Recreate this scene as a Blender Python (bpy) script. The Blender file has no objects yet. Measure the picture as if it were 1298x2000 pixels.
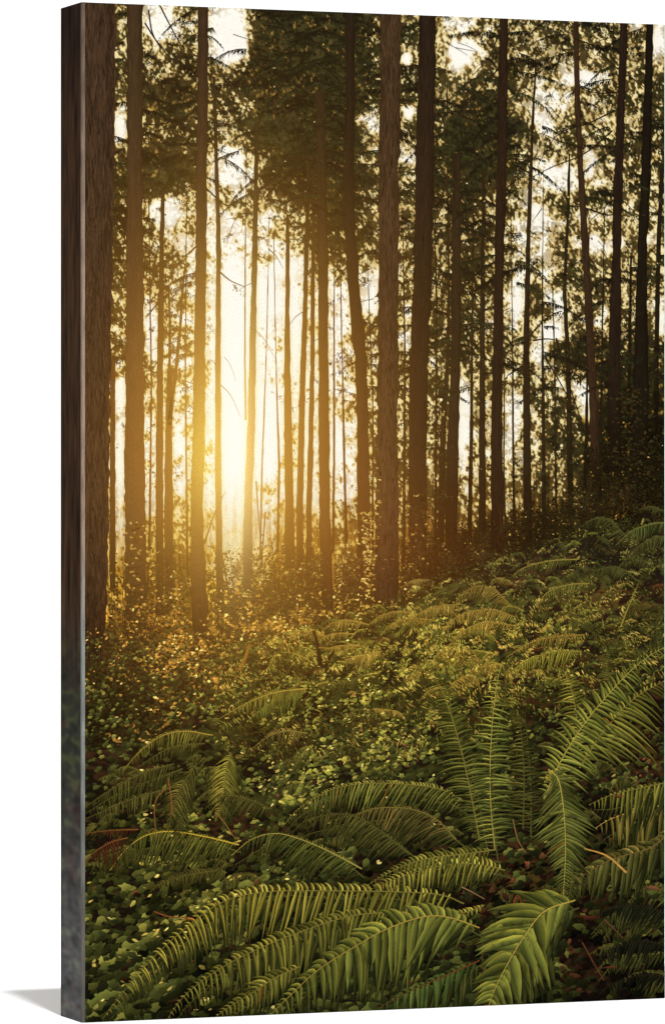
import bpy, math
import numpy as np
from mathutils import Vector
rng = np.random.default_rng(7)
scene = bpy.context.scene

# ------------------------------------------------------------------ camera
FPX, CX, HY, CH = 9359.0, 649.0, 957.0, 0.522          # focal length (px of a 2000 px high frame), centre, horizon, camera height
cam_d = bpy.data.cameras.new('camera')
cam = bpy.data.objects.new('camera', cam_d)
scene.collection.objects.link(cam)
cam.location = (0, 0, CH)
cam.rotation_euler = (math.pi / 2, 0, 0)
cam_d.sensor_fit = 'VERTICAL'
cam_d.sensor_height = 36.0
cam_d.lens = 36.0 * FPX / 2000.0
cam_d.shift_y = -(1000 - HY) / 2000.0
cam_d.clip_start, cam_d.clip_end = 0.1, 100
scene.camera = cam
scene.render.resolution_x, scene.render.resolution_y = 664, 1024

# ------------------------------------------------------------------ light
world = bpy.data.worlds.new('World')
scene.world = world
world.use_nodes = True
world.node_tree.nodes['Background'].inputs[0].default_value = (1, 1, 1, 1)
world.node_tree.nodes['Background'].inputs[1].default_value = 0.18
scene.view_settings.view_transform = 'Standard'
scene.view_settings.look = 'None'
scene.view_settings.exposure = 0
scene.view_settings.gamma = 1

P0 = Vector((-0.2453, 4.694, 0.0))                     # bottom left front corner of the canvas
PW, PH, PD = 0.6283, 1.0, 0.0663
ANG = math.atan2(0.227, 0.5858)

def area(name, loc, target, size, energy):
    d = bpy.data.lights.new(name, 'AREA')
    d.shape = 'DISK'
    d.size = size
    d.energy = energy
    o = bpy.data.objects.new(name, d)
    scene.collection.objects.link(o)
    o.location = loc
    o.rotation_euler = (Vector(target) - Vector(loc)).to_track_quat('-Z', 'Y').to_euler()
    return o
# overhead lamp: throws the short shadow behind the canvas
corner = Vector((-0.2688, 4.756, 0))
ldir = Vector((0.070, -0.205, 1.0)).normalized()
area('overhead_lamp', corner + ldir * 6.0, corner, 0.24, 420)
# unseen soft fill lamp, added in front to brighten the print
area('front_fill', (0.5, -1.0, 1.9), (0.05, 4.8, 0.5), 2.2, 70)
# two unseen fill lamps, added to push the sweep to full white
area('backdrop_fill', (-4.5, 7.5, 4.5), (0, 12.5, 1.5), 2.5, 200)
area('backdrop_fill', (4.5, 7.5, 4.5), (0, 12.5, 1.5), 2.5, 200)

# ------------------------------------------------------------------ helpers
def lin(c):
    c = np.asarray(c, float) / 255.0
    return np.where(c <= 0.04045, c / 12.92, ((c + 0.055) / 1.055) ** 2.4)

def smooth(x, a, b):
    t = np.clip((x - a) / (b - a), 0, 1)
    return t * t * (3 - 2 * t)

CA, SA = math.cos(ANG), math.sin(ANG)
def to_canvas(u, v):
    """photograph px -> metres on the front of the canvas (x along it, z up)"""
    dx = (np.asarray(u, float) - CX) / FPX
    dz = -(np.asarray(v, float) - HY) / FPX
    # t*(dx,1) = P0 + s*(CA,SA)
    s = (P0.y * dx - P0.x) / (CA - SA * dx)
    t = P0.y + s * SA
    return s, CH + dz * t

def glow(u, v):
    """veil of low sun recorded in the printed photograph (linear rgb)"""
    du, dv = u - 452, v - 880
    def g(cx, cy, sx, su, sd):
        a = (u - cx) / sx
        d = v - cy
        b = np.where(d < 0, d / su, d / sd)
        return np.exp(-0.5 * (a * a + b * b))[..., None]
    G = g(460, 880, 178, 270, 205) * np.array([.42, .160, .018])
    G = G + g(455, 880, 90, 230, 150) * np.array([.24, .19, .032])
    G = G + g(398, 890, 26, 90, 70) * np.array([.16, .17, .030])
    G = G + g(468, 910, 24, 190, 110) * np.array([.30, .32, .17])
    G = G + g(470, 850, 400, 480, 330) * np.array([.024, .013, .002])
    G = G + g(760, 1080, 130, 110, 70) * np.array([.060, .014, .002])
    return np.clip(G, 0, .98)

def inked(col, u, v, k=1.0):
    G = glow(u, v) * k
    # tone of the printed slope: yellow-olive, warmest where the low sun rakes over it
    low = smooth(v, 1090, 1240)[..., None]
    low_left = np.exp(-.5 * (((u - 330) / 190) ** 2 + ((v - 1700) / 170) ** 2))[..., None]
    col = col * (1 + low_left * np.array([.22, .12, .0]))
    w1 = np.exp(-.5 * (((u - 780) / 260) ** 2 + ((v - 1260) / 130) ** 2))[..., None]
    w2 = np.exp(-.5 * (((u - 400) / 190) ** 2 + ((v - 1240) / 110) ** 2))[..., None]
    col = col * (1 + low * np.array([.12, .05, -.06])) * (1 + low * (w1 * np.array([.62, .52, .18]) + w2 * np.array([.36, .20, .04])))
    return 1 - (1 - np.clip(col, 0, 1)) * (1 - G)

def blur(shape, sx, sy, r):
    n = r.standard_normal(shape)
    fy = np.fft.fftfreq(shape[0])[:, None]
    fx = np.fft.rfftfreq(shape[1])[None, :]
    k = np.exp(-2 * (math.pi ** 2) * ((fx * sx) ** 2 + (fy * sy) ** 2))
    o = np.fft.irfft2(np.fft.rfft2(n) * k, s=shape)
    return o / o.std()

def gausf(a, s):
    fy = np.fft.fftfreq(a.shape[0])[:, None]
    fx = np.fft.rfftfreq(a.shape[1])[None, :]
    k = np.exp(-2 * (math.pi ** 2) * ((fx * s) ** 2 + (fy * s) ** 2))
    return np.fft.irfft2(np.fft.rfft2(a) * k, s=a.shape)

def uniform(n):
    f = n.ravel()
    o = np.empty(f.size)
    o[np.argsort(f)] = np.linspace(0, 1, f.size)
    return o.reshape(n.shape)

# ------------------------------------------------------------------ materials
def ink_material(name):
    m = bpy.data.materials.new(name)
    m.use_nodes = True
    nt = m.node_tree
    b = nt.nodes['Principled BSDF']
    b.inputs['Roughness'].default_value = 0.85
    b.inputs['Specular IOR Level'].default_value = 0.02
    at = nt.nodes.new('ShaderNodeAttribute')
    at.attribute_name = 'ink'
    tc = nt.nodes.new('ShaderNodeTexCoord')
    no = nt.nodes.new('ShaderNodeTexNoise')
    no.inputs['Scale'].default_value = 900
    no.inputs['Detail'].default_value = 3
    no.inputs['Roughness'].default_value = .7
    mr = nt.nodes.new('ShaderNodeMapRange')
    mr.inputs['From Min'].default_value = .3
    mr.inputs['From Max'].default_value = .7
    mr.inputs['To Min'].default_value = .80
    mr.inputs['To Max'].default_value = 1.20
    mx = nt.nodes.new('ShaderNodeVectorMath')
    mx.operation = 'SCALE'
    nt.links.new(tc.outputs['Object'], no.inputs['Vector'])
    nt.links.new(no.outputs['Fac'], mr.inputs['Value'])
    nt.links.new(at.outputs['Color'], mx.inputs[0])
    nt.links.new(mr.outputs['Result'], mx.inputs['Scale'])
    mn = nt.nodes.new('ShaderNodeVectorMath')
    mn.operation = 'MINIMUM'
    mn.inputs[1].default_value = (.9, .9, .9)
    nt.links.new(mx.outputs[0], mn.inputs[0])
    nt.links.new(mn.outputs[0], b.inputs['Base Color'])
    # canvas weave
    wx = nt.nodes.new('ShaderNodeTexWave'); wx.bands_direction = 'X'
    wz = nt.nodes.new('ShaderNodeTexWave'); wz.bands_direction = 'Z'
    for w in (wx, wz):
        w.inputs['Scale'].default_value = 420
        nt.links.new(tc.outputs['Object'], w.inputs['Vector'])
    ad = nt.nodes.new('ShaderNodeMath'); ad.operation = 'ADD'
    nt.links.new(wx.outputs['Fac'], ad.inputs[0])
    nt.links.new(wz.outputs['Fac'], ad.inputs[1])
    bu = nt.nodes.new('ShaderNodeBump')
    bu.inputs['Strength'].default_value = .06
    bu.inputs['Distance'].default_value = .0002
    nt.links.new(ad.outputs[0], bu.inputs['Height'])
    nt.links.new(bu.outputs[0], b.inputs['Normal'])
    return m
INK = ink_material('canvas_ink')
ALB = 0.88                                             # ink scale so that the lit print matches

def plain(name, col, rough=.8):
    m = bpy.data.materials.new(name)
    m.use_nodes = True
    nt = m.node_tree
    b = nt.nodes['Principled BSDF']
    b.inputs['Roughness'].default_value = rough
    b.inputs['Specular IOR Level'].default_value = .1
    no = nt.nodes.new('ShaderNodeTexNoise')
    no.inputs['Scale'].default_value = 40
    cr = nt.nodes.new('ShaderNodeValToRGB')
    cr.color_ramp.elements[0].color = (*[c * .96 for c in col], 1)
    cr.color_ramp.elements[1].color = (*col, 1)
    nt.links.new(no.outputs['Fac'], cr.inputs['Fac'])
    nt.links.new(cr.outputs['Color'], b.inputs['Base Color'])
    return m

# ------------------------------------------------------------------ root of the thing
root = bpy.data.objects.new('canvas_print', None)
scene.collection.objects.link(root)
root.location = P0
root.rotation_euler = (0, 0, ANG)
root['label'] = 'large canvas print of a sunlit conifer forest with ferns, standing on a white floor'
root['category'] = 'canvas print'

def link(name, me, mat, parent=root, label=None, kind=None):
    o = bpy.data.objects.new(name, me)
    me.name = name
    scene.collection.objects.link(o)
    o.parent = parent
    if mat: me.materials.append(mat)
    if label: o['label'] = label
    if kind: o['kind'] = kind
    return o

class Ink:
    """collects flat inked polygons in photograph px; build() lays them on the canvas front as one mesh"""
    def __init__(s):
        s.u, s.v, s.z, s.c, s.f, s.n = [], [], [], [], [], 0
    def add(s, u, v, z, col, faces):
        """u,v,z: (N,) ; col (N,3) ; faces: (F,k) int array"""
        s.u.append(np.asarray(u, float)); s.v.append(np.asarray(v, float))
        s.z.append(np.broadcast_to(np.asarray(z, float), s.u[-1].shape)); s.c.append(np.broadcast_to(col, (s.u[-1].size, 3)))
        s.f.append(np.asarray(faces) + s.n)
        s.n += s.u[-1].size
    def polys(s, u, v, z, col):
        """u,v (P,k) closed polygons, z (P,), col (P,k,3) or (P,3)"""
        P, k = u.shape
        col = np.asarray(col)
        if col.ndim == 2: col = np.repeat(col[:, None, :], k, 1)
        s.add(u.ravel(), v.ravel(), np.repeat(z, k), col.reshape(-1, 3), np.arange(P * k).reshape(P, k))
    def strip(s, pu, pv, w, z, col, cross=1, ccol=None):
        """tapered ribbon along a polyline, w half widths, cross quads across"""
        pu, pv = np.asarray(pu, float), np.asarray(pv, float)
        n = len(pu)
        tu, tv = np.gradient(pu), np.gradient(pv)
        L = np.hypot(tu, tv) + 1e-9
        nu, nv = -tv / L, tu / L
        w = np.broadcast_to(w, (n,))
        t = np.linspace(-1, 1, cross + 1)
        U = pu[:, None] + nu[:, None] * w[:, None] * t
        V = pv[:, None] + nv[:, None] * w[:, None] * t
        col = np.asarray(col, float)
        if col.ndim == 1: col = np.broadcast_to(col, (n, cross + 1, 3))
        elif col.ndim == 2: col = np.repeat(col[:, None, :], cross + 1, 1)
        i = np.arange(n * (cross + 1)).reshape(n, cross + 1)
        f = np.stack([i[:-1, :-1], i[:-1, 1:], i[1:, 1:], i[1:, :-1]], -1).reshape(-1, 4)
        s.add(U.ravel(), V.ravel(), z, col.reshape(-1, 3), f)
    def build(s, name, parent=root, label=None, kind=None, gk=1.0, raw=False):
        u, v = np.concatenate(s.u), np.concatenate(s.v)
        z, c = np.concatenate(s.z), np.concatenate(s.c)
        if not raw: c = inked(c, u, v, gk)
        x, h = to_canvas(u, v)
        e = .0034
        x, h = np.clip(x, e, PW - .0004), np.clip(h, .0002, PH - .0002)
        loops, starts, tot = [], [], 0
        for f in s.f:
            fx, fh = x[f], h[f]
            keep = (np.ptp(fx, axis=1) > 1e-7) & (np.ptp(fh, axis=1) > 1e-7)
            f = f[keep]
            if not len(f): continue
            loops.append(f.ravel())
            starts.append(tot + np.arange(len(f)) * f.shape[1])
            tot += f.size
        loops, starts = np.concatenate(loops), np.concatenate(starts)
        me = bpy.data.meshes.new(name)
        me.vertices.add(len(x))
        me.vertices.foreach_set('co', np.stack([x, -.00002 - z * 1e-5, h], 1).ravel().astype(np.float32))
        me.loops.add(len(loops))
        me.loops.foreach_set('vertex_index', loops.astype(np.int32))
        me.polygons.add(len(starts))
        me.polygons.foreach_set('loop_start', starts.astype(np.int32))
        a = me.color_attributes.new('ink', 'FLOAT_COLOR', 'POINT')
        rgba = np.ones((len(x), 4), np.float32)
        rgba[:, :3] = np.clip(c, 0, 1) * ALB
        a.data.foreach_set('color', rgba.ravel())
        me.update(calc_edges=True)
        me.validate()
        return link(name, me, INK, parent, label, kind)

# ------------------------------------------------------------------ the white studio
def sweep():
    prof = [(-3.0, 0.0), (9.5, 0.0)]
    R = 2.5
    for k in range(1, 17):
        a = k / 16 * math.pi / 2
        prof.append((9.5 + R * math.sin(a), R - R * math.cos(a)))
    prof.append((12.0, 7.0))
    xs = np.linspace(-7, 7, 9)
    vs = [(x, y, z) for (y, z) in prof for x in xs]
    n = len(xs)
    fs = [(j * n + i, j * n + i + 1, (j + 1) * n + i + 1, (j + 1) * n + i) for j in range(len(prof) - 1) for i in range(n - 1)]
    me = bpy.data.meshes.new('floor')
    me.from_pydata(vs, [], fs)
    for p in me.polygons: p.use_smooth = True
    o = bpy.data.objects.new('floor', me)
    scene.collection.objects.link(o)
    me.materials.append(plain('white_paper', (.88, .88, .88), .9))
    o['kind'] = 'structure'
sweep()

# ------------------------------------------------------------------ body of the canvas: back frame of stretcher bars, wrapped sides
def box(bmv, fs, x0, x1, y0, y1, z0, z1):
    b = len(bmv)
    bmv += [(x0, y0, z0), (x1, y0, z0), (x1, y1, z0), (x0, y1, z0), (x0, y0, z1), (x1, y0, z1), (x1, y1, z1), (x0, y1, z1)]
    fs += [tuple(b + i for i in q) for q in ((0, 3, 2, 1), (4, 5, 6, 7), (0, 1, 5, 4), (1, 2, 6, 5), (2, 3, 7, 6), (3, 0, 4, 7))]
wood = plain('pine_wood', (.55, .38, .2))
for (x0, x1, z0, z1) in ((.002, .04, .002, PH - .002), (PW - .04, PW - .002, .002, PH - .002), (.0405, PW - .0405, .002, .04), (.0405, PW - .0405, PH - .04, PH - .002), (.0405, PW - .0405, .48, .52)):
    vs, fs = [], []
    box(vs, fs, x0, x1, .004, PD - .001, z0, z1)
    me = bpy.data.meshes.new('stretcher_bar'); me.from_pydata(vs, [], fs)
    link('stretcher_bar', me, wood)

def sheet(name, X, Y, Z, C, label=None):
    """curved inked sheet from grids"""
    n, m = X.shape
    me = bpy.data.meshes.new(name)
    i = np.arange(n * m).reshape(n, m)
    f = np.stack([i[:-1, :-1], i[:-1, 1:], i[1:, 1:], i[1:, :-1]], -1).reshape(-1, 4)
    me.vertices.add(n * m)
    me.vertices.foreach_set('co', np.stack([X, Y, Z], -1).ravel().astype(np.float32))
    me.loops.add(f.size); me.loops.foreach_set('vertex_index', f.ravel().astype(np.int32))
    me.polygons.add(len(f)); me.polygons.foreach_set('loop_start', (np.arange(len(f)) * 4).astype(np.int32))
    a = me.color_attributes.new('ink', 'FLOAT_COLOR', 'POINT')
    rgba = np.ones((n * m, 4), np.float32); rgba[:, :3] = np.clip(C, 0, 1).reshape(-1, 3) * ALB
    a.data.foreach_set('color', rgba.ravel())
    me.update(calc_edges=True)
    return link(name, me, INK, root, label)

def side_wrap():
    """left side: the picture carried on round the edge, dark bark above, grey-green leaves under a painted grey sheen below"""
    ny, nz = 64, 900
    r = np.random.default_rng(3)
    y = np.linspace(.0034, PD, ny); z = np.linspace(0, PH, nz)
    Y, Z = np.meshgrid(y, z)
    V = 1998 - 1994 * Z                                # rows in photograph px
    streak = .6 * blur((nz, ny), 1.8, 9, r) + .5 * blur((nz, ny), 2.5, 30, r)
    leafy = .8 * blur((nz, ny), 5.5, 1.8, r) + .6 * blur((nz, ny), 12, 5, r)
    rosy = blur((nz, ny), 9, 4, r)
    top = lin((40, 27, 18)); mid = lin((62, 42, 26)); low = lin((52, 52, 44)); bot = lin((90, 89, 89))  # low to bot: grey sheen of the side, painted into the ink
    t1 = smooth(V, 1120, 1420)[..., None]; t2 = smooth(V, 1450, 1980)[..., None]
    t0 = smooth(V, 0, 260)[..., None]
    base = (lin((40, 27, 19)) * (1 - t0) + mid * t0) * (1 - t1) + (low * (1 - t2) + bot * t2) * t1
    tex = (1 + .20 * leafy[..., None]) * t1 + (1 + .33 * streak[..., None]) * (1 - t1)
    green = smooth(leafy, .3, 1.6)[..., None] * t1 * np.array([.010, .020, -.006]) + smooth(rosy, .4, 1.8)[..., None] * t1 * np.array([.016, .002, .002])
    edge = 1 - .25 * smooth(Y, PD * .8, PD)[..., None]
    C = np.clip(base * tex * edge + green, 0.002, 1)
    sheet('side_wrap', np.zeros_like(Y), Y, Z, C, 'darkened wrapped left side of the print, brown above, grey sheen painted into the ink below')
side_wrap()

def corner_fold():
    nz, nk = 400, 7
    r = np.random.default_rng(5)
    a = np.linspace(0, math.pi / 2, nk); z = np.linspace(0, PH, nz)
    A, Z = np.meshgrid(a, z)
    R = .0034
    X = R - R * np.cos(A); Y = R - R * np.sin(A)
    V = 1998 - 1994 * Z
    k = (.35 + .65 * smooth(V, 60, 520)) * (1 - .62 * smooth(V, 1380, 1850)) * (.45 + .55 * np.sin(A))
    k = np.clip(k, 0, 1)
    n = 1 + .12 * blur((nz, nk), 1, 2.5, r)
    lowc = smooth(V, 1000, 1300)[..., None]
    pale = lin((160, 138, 120)) * (1 - lowc) + lin((140, 144, 140)) * lowc  # edge highlight painted into the fold colour
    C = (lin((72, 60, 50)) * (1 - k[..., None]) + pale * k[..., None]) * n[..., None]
    sheet('corner_fold', X, Y, Z, C, 'rounded fold along the left front corner, pale highlight painted in')
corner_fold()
def flat_wrap(name, pts, lo):
    me = bpy.data.meshes.new(name); me.from_pydata(pts, [], [(0, 1, 2, 3)])
    a = me.color_attributes.new('ink', 'FLOAT_COLOR', 'POINT')
    for d in a.data: d.color = (*lin(lo), 1)
    link(name, me, INK)
flat_wrap('top_wrap', [(0, 0.001, PH), (PW, 0.001, PH), (PW, PD, PH), (0, PD, PH)], (50, 45, 40))
flat_wrap('bottom_wrap', [(0, 0.001, 0.0001), (PW, 0.001, 0.0001), (PW, PD, 0.0001), (0, PD, 0.0001)], (40, 35, 25))
flat_wrap('right_side_wrap', [(PW, 0, 0), (PW, PD, 0), (PW, PD, PH), (PW, 0, PH)], (60, 50, 40))
me = bpy.data.meshes.new('backing_canvas')
me.from_pydata([(.0005, .003, .0005), (PW - .0005, .003, .0005), (PW - .0005, .003, PH - .0005), (.0005, .003, PH - .0005)], [], [(0, 1, 2, 3)])
link('backing_canvas', me, plain('raw_canvas', (.6, .57, .5)))

# ================================================================== THE PRINTED PICTURE
# gap table: how much bright sky shows between leaves (rows every 80 px, columns every 71 px from x=160)
GAP = """
30 60 70 40 90 15 05 05 40 50 50 60 30 40 50 40 80
30 50 60 45 95 15 05 05 45 50 85 50 35 50 50 50 80
30 50 35 30 60 20 08 08 35 45 50 25 40 60 70 50 50
30 65 20 30 50 25 15 12 50 50 40 12 50 70 50 40 40
30 20 20 35 60 25 20 12 50 50 30 15 50 80 70 40 40
30 15 50 50 70 35 30 20 50 55 30 30 60 70 50 50 40
30 20 50 70 70 60 50 35 50 55 40 35 70 50 60 60 50
30 35 60 80 90 85 70 50 50 50 40 40 60 50 45 50 60
30 40 50 70 95 95 80 60 40 50 35 40 50 60 40 30 40
30 45 50 60 95 85 85 65 40 50 30 60 50 45 35 15 15
30 55 60 60 99 90 90 80 40 40 30 60 55 40 55 06 06
30 70 70 70 99 90 90 85 40 35 30 60 55 35 30 03 03
30 75 70 50 99 80 75 70 35 30 20 50 45 30 12 02 02
30 70 40 35 90 60 45 50 25 15 10 20 20 10 04 02 00
20 40 12 15 65 35 15 20 10 04 00 00 00 00 00 00 00
10 10 03 05 35 08 00 00 00 00 00 00 00 00 00 00 00
05 03 02 02 05 00 00 00 00 00 00 00 00 00 00 00 00
"""
GT = np.array([[int(q) for q in l.split()] for l in GAP.split('\n') if l.strip()]) / 100.0
def gap_at(u, v):
    x = np.clip((u - 160) / 71.0, 0, 15.999); y = np.clip(v / 80.0, 0, 15.999)
    i, j = x.astype(int), y.astype(int); fx, fy = x - i, y - j
    return (GT[j, i] * (1 - fx) + GT[j, i + 1] * fx) * (1 - fy) + (GT[j + 1, i] * (1 - fx) + GT[j + 1, i + 1] * fx) * fy
CLEAR = [(447, 55, 30, 42, 1.2), (455, 95, 20, 20, 1), (308, 50, 24, 34, .8), (898, 108, 26, 32, 1.1), (1145, 148, 16, 11, 1.2), (1108, 150, 18, 14, .6),
    (1282, 75, 12, 30, 1), (235, 250, 12, 26, 1), (1090, 335, 26, 18, .8), (1150, 320, 18, 40, .8), (1060, 230, 22, 40, .7), (1050, 420, 20, 40, .8),
    (455, 640, 32, 120, 1.2), (455, 850, 32, 160, 1.2), (525, 585, 24, 45, .9), (530, 840, 26, 80, 1), (620, 600, 14, 30, .5), (655, 640, 18, 30, .6),
    (575, 650, 16, 90, .9), (600, 860, 9, 80, .8), (655, 870, 18, 60, .9), (1145, 765, 14, 22, .9), (1145, 815, 12, 16, .8), (1078, 650, 18, 14, 1), (1055, 690, 12, 18, .7),
    (905, 800, 12, 35, 1), (900, 860, 12, 60, .8), (1010, 590, 16, 50, .8), (1000, 830, 14, 60, .7), (1290, 630, 10, 30, 1), (1225, 620, 10, 60, .4), (1092, 600, 12, 30, .8),
    (295, 650, 12, 32, 1), (330, 420, 24, 26, .8), (310, 900, 12, 60, .8), (235, 760, 10, 18, .9), (235, 900, 10, 90, 1), (350, 870, 14, 22, .9), (735, 560, 14, 26, .7), (725, 590, 14, 20, .6),
    (800, 215, 14, 10, .9), (795, 115, 10, 14, 1), (795, 310, 16, 9, .9), (700, 315, 22, 8, .7), (705, 230, 16, 10, .8), (480, 200, 20, 16, .6), (460, 320, 26, 26, .7), (520, 425, 16, 14, .6),
    (410, 420, 14, 60, .4), (270, 20, 10, 16, .0), (795, 605, 8, 14, .8), (795, 660, 8, 30, .5), (555, 520, 22, 14, .8), (885, 520, 16, 12, .5), (1170, 230, 20, 14, .5), (1180, 480, 26, 12, .7),
    (1155, 465, 12, 10, .7), (1270, 470, 12, 14, .5), (1180, 615, 10, 16, .7), (1065, 570, 8, 40, .6), (950, 790, 6, 10, 1), (455, 1010, 26, 60, .9)]
DARKS = [(560, 100, 60, 90, .9), (640, 200, 40, 160, .9), (930, 300, 50, 60, .5), (940, 250, 40, 40, .5), (1230, 830, 60, 90, .5), (590, 470, 0.1, .1, 0), (1065, 560, 22, 12, .8),
    (1050, 610, 24, 10, .8), (1110, 680, 30, 14, .7), (900, 540, 26, 20, .6), (1110, 540, 20, 16, .4), (1100, 385, 30, 26, .5), (700, 345, 26, 14, .7), (1120, 265, 40, 22, .5), (330, 190, 36, 26, .5), (540, 190, 50, 60, .5), (330, 340, 40, 40, .4)]

def th(pts, w0, w1):
    """centre line with widths -> rows"""
    n = len(pts)
    return [(v, u - (w0 + (w1 - w0) * i / (n - 1)) / 2, u + (w0 + (w1 - w0) * i / (n - 1)) / 2) for i, (v, u) in enumerate(pts)]

TREES = [
 # far thin ones first
 (th([(330, 1060), (640, 1058), (800, 1060), (1060, 1062)], 1, 9), (44, 32, 16), 3, None),
 (th([(250, 482), (500, 479), (700, 478), (820, 480)], 1.2, 4), (60, 45, 20), 3, None),
 (th([(200, 926), (640, 921), (850, 920), (1050, 916)], 1, 10), (48, 34, 18), 3, None),
 (th([(330, 944), (500, 942), (700, 941), (850, 941), (1070, 941)], 6, 15), (46, 33, 19), 4, None),
 (th([(110, 1046), (200, 1041), (350, 1035), (500, 1030), (620, 1028), (720, 1027), (850, 1028), (1070, 1031)], 3, 17), (46, 32, 20), 4, 'printed slim trunk starting as a thin wavy stem between the dark boughs'),
 (th([(300, 1111), (430, 1108), (560, 1101), (700, 1108), (850, 1111), (1040, 1115)], 4, 12), (40, 31, 17), 3, None),
 (th([(500, 1231), (700, 1228), (860, 1226)], 4, 9), (30, 24, 12), 3, None),
 (th([(420, 1150), (720, 1146), (850, 1144), (1010, 1140)], 1, 9), (34, 22, 12), 3, None),
 (th([(330, 1291), (500, 1284), (700, 1281), (860, 1279)], 8, 10), (34, 27, 15), 4, None),
 (th([(160, 872), (560, 876), (700, 874), (850, 864), (1060, 860)], 2, 14), (48, 36, 20), 3, None),
 (th([(340, 996), (680, 1000), (850, 1001), (1060, 1004)], 1, 6), (54, 40, 20), 2, None),
 (th([(700, 985), (900, 983), (1060, 986)], 2, 4), (54, 40, 20), 2, None),
 (th([(560, 1078), (700, 1082), (900, 1084), (1040, 1086)], 2, 5), (44, 34, 18), 2, None),
 (th([(330, 655), (600, 652), (900, 652), (1080, 650)], 1, 6), (60, 42, 20), 2, None),
 (th([(450, 534), (760, 540), (900, 545), (1080, 542)], 1, 6), (60, 44, 20), 2, None),
 (th([(420, 526), (690, 520), (900, 512), (1090, 508)], 1, 4), (60, 44, 20), 2, None),
 (th([(420, 662), (700, 668), (900, 672), (1060, 676)], 1, 6), (54, 38, 20), 2, None),
 (th([(700, 221), (900, 220), (1150, 220)], 9, 12), (60, 36, 20), 4, None),
 (th([(260, 290), (480, 292), (760, 296), (1080, 292)], 1, 5), (60, 44, 20), 2, None),
 (th([(380, 1180), (600, 1176), (980, 1170)], 1, 6), (36, 26, 14), 2, None),
 (th([(300, 846), (600, 852), (1100, 850)], 1, 6), (46, 32, 16), 2, None),
 (th([(420, 786), (700, 790), (1120, 788)], 1, 7), (50, 36, 18), 2, None),
 (th([(360, 365), (700, 362), (1120, 366)], 1, 5), (60, 44, 20), 2, None),
 (th([(480, 716), (800, 728), (1120, 727)], 1, 5), (48, 34, 18), 2, None),
 ([(370, 315, 322), (500, 311, 320), (600, 309, 320), (700, 307, 319), (850, 305, 318), (1000, 304, 319), (1110, 304, 320), (1200, 304, 320)], (52, 38, 20), 5, None),
 ([(720, 328, 338), (800, 324, 336), (900, 322, 337), (1000, 321, 338), (1110, 322, 338), (1200, 322, 338)], (52, 38, 20), 4, None),
 (th([(515, 362), (560, 357), (640, 352), (700, 346), (770, 338), (830, 331)], 3, 9), (50, 36, 20), 4, None),
 (th([(560, 330), (640, 332), (740, 331), (820, 328)], 3, 8), (50, 36, 20), 4, None),
 (th([(150, 418), (330, 423), (430, 426), (500, 427), (700, 426), (900, 426), (1000, 427), (1100, 428), (1230, 432)], 6, 15), (54, 38, 20), 6, None),
 (th([(240, 501), (400, 499), (500, 497), (700, 493), (850, 490), (1000, 484), (1100, 484), (1250, 487)], 7, 20), (54, 40, 22), 6, 'printed slim trunk glowing pale yellow right beside the sun'),
 (th([(420, 562), (600, 561), (700, 561), (800, 562), (1000, 565), (1110, 566)], 6, 20), (56, 42, 22), 5, None),
 (th([(300, 602), (500, 598), (600, 596), (700, 592), (850, 588), (1000, 585), (1140, 586)], 7, 14), (52, 38, 20), 5, None),
 (th([(330, 613), (500, 611), (700, 610), (850, 607), (1000, 603), (1180, 602)], 6, 12), (52, 38, 20), 6, None),
 ([(180, 615, 634), (300, 617, 636), (500, 620, 640), (700, 622, 641), (850, 622, 643), (1000, 623, 645), (1100, 625, 648), (1215, 630, 653)], (50, 37, 21), 7, None),
 ([(300, 884, 898), (500, 881, 900), (700, 880, 898), (850, 873, 895), (1000, 868, 893), (1080, 868, 893)], (46, 33, 20), 5, None),
 ([(20, 673, 693), (200, 675, 692), (350, 672, 690), (450, 671, 694), (500, 675, 698), (570, 680, 702), (650, 687, 712), (750, 695, 717), (850, 697, 720), (1000, 697, 722), (1100, 699, 722), (1215, 702, 722)], (38, 28, 18), 8, 'printed trunk with a lazy bend to the right halfway up'),
 ([(30, 1118, 1128), (200, 1121, 1132), (350, 1128, 1140), (500, 1136, 1150), (700, 1146, 1162), (850, 1151, 1170), (950, 1154, 1174), (1010, 1156, 1178)], (54, 37, 23), 7, 'printed slender trunk leaning left with a reddish lit stem'),
 ([(30, 1211, 1225), (200, 1204, 1220), (350, 1197, 1215), (500, 1194, 1211), (600, 1190, 1212), (700, 1188, 1210), (800, 1186, 1212), (920, 1184, 1214)], (38, 26, 18), 7, None),
 ([(30, 1262, 1275), (200, 1255, 1272), (350, 1250, 1270), (500, 1243, 1262), (700, 1237, 1265), (850, 1235, 1265), (980, 1232, 1266)], (26, 20, 12), 7, None),
 ([(20, 976, 992), (200, 971, 990), (350, 968, 988), (500, 965, 983), (700, 961, 981), (850, 958, 980), (1000, 958, 983), (1105, 956, 985)], (42, 28, 18), 9, None),
 ([(20, 819, 851), (200, 814, 848), (300, 812, 847), (400, 810, 846), (500, 808, 843), (600, 805, 841), (700, 800, 836), (850, 797, 832), (1000, 798, 832), (1140, 798, 832)], (38, 27, 18), 9, 'printed thick dark trunk with a lower bole wrapped in ivy'),
 ([(-5, 248, 279), (300, 249, 279), (500, 247, 280), (700, 246, 281), (900, 243, 282), (1000, 244, 284), (1150, 245, 286), (1275, 248, 280)], (64, 46, 28), 15.2, 'printed smooth hazy orange trunk, second from the left edge'),
 ([(-5, 386, 407), (200, 385, 406), (350, 383, 404), (500, 382, 403), (700, 379, 401), (850, 376, 400), (1000, 372, 397), (1150, 373, 403), (1220, 378, 411), (1300, 384, 422)], (60, 42, 26), 15.6, 'printed trunk burning golden just left of the sun'),
]

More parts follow.
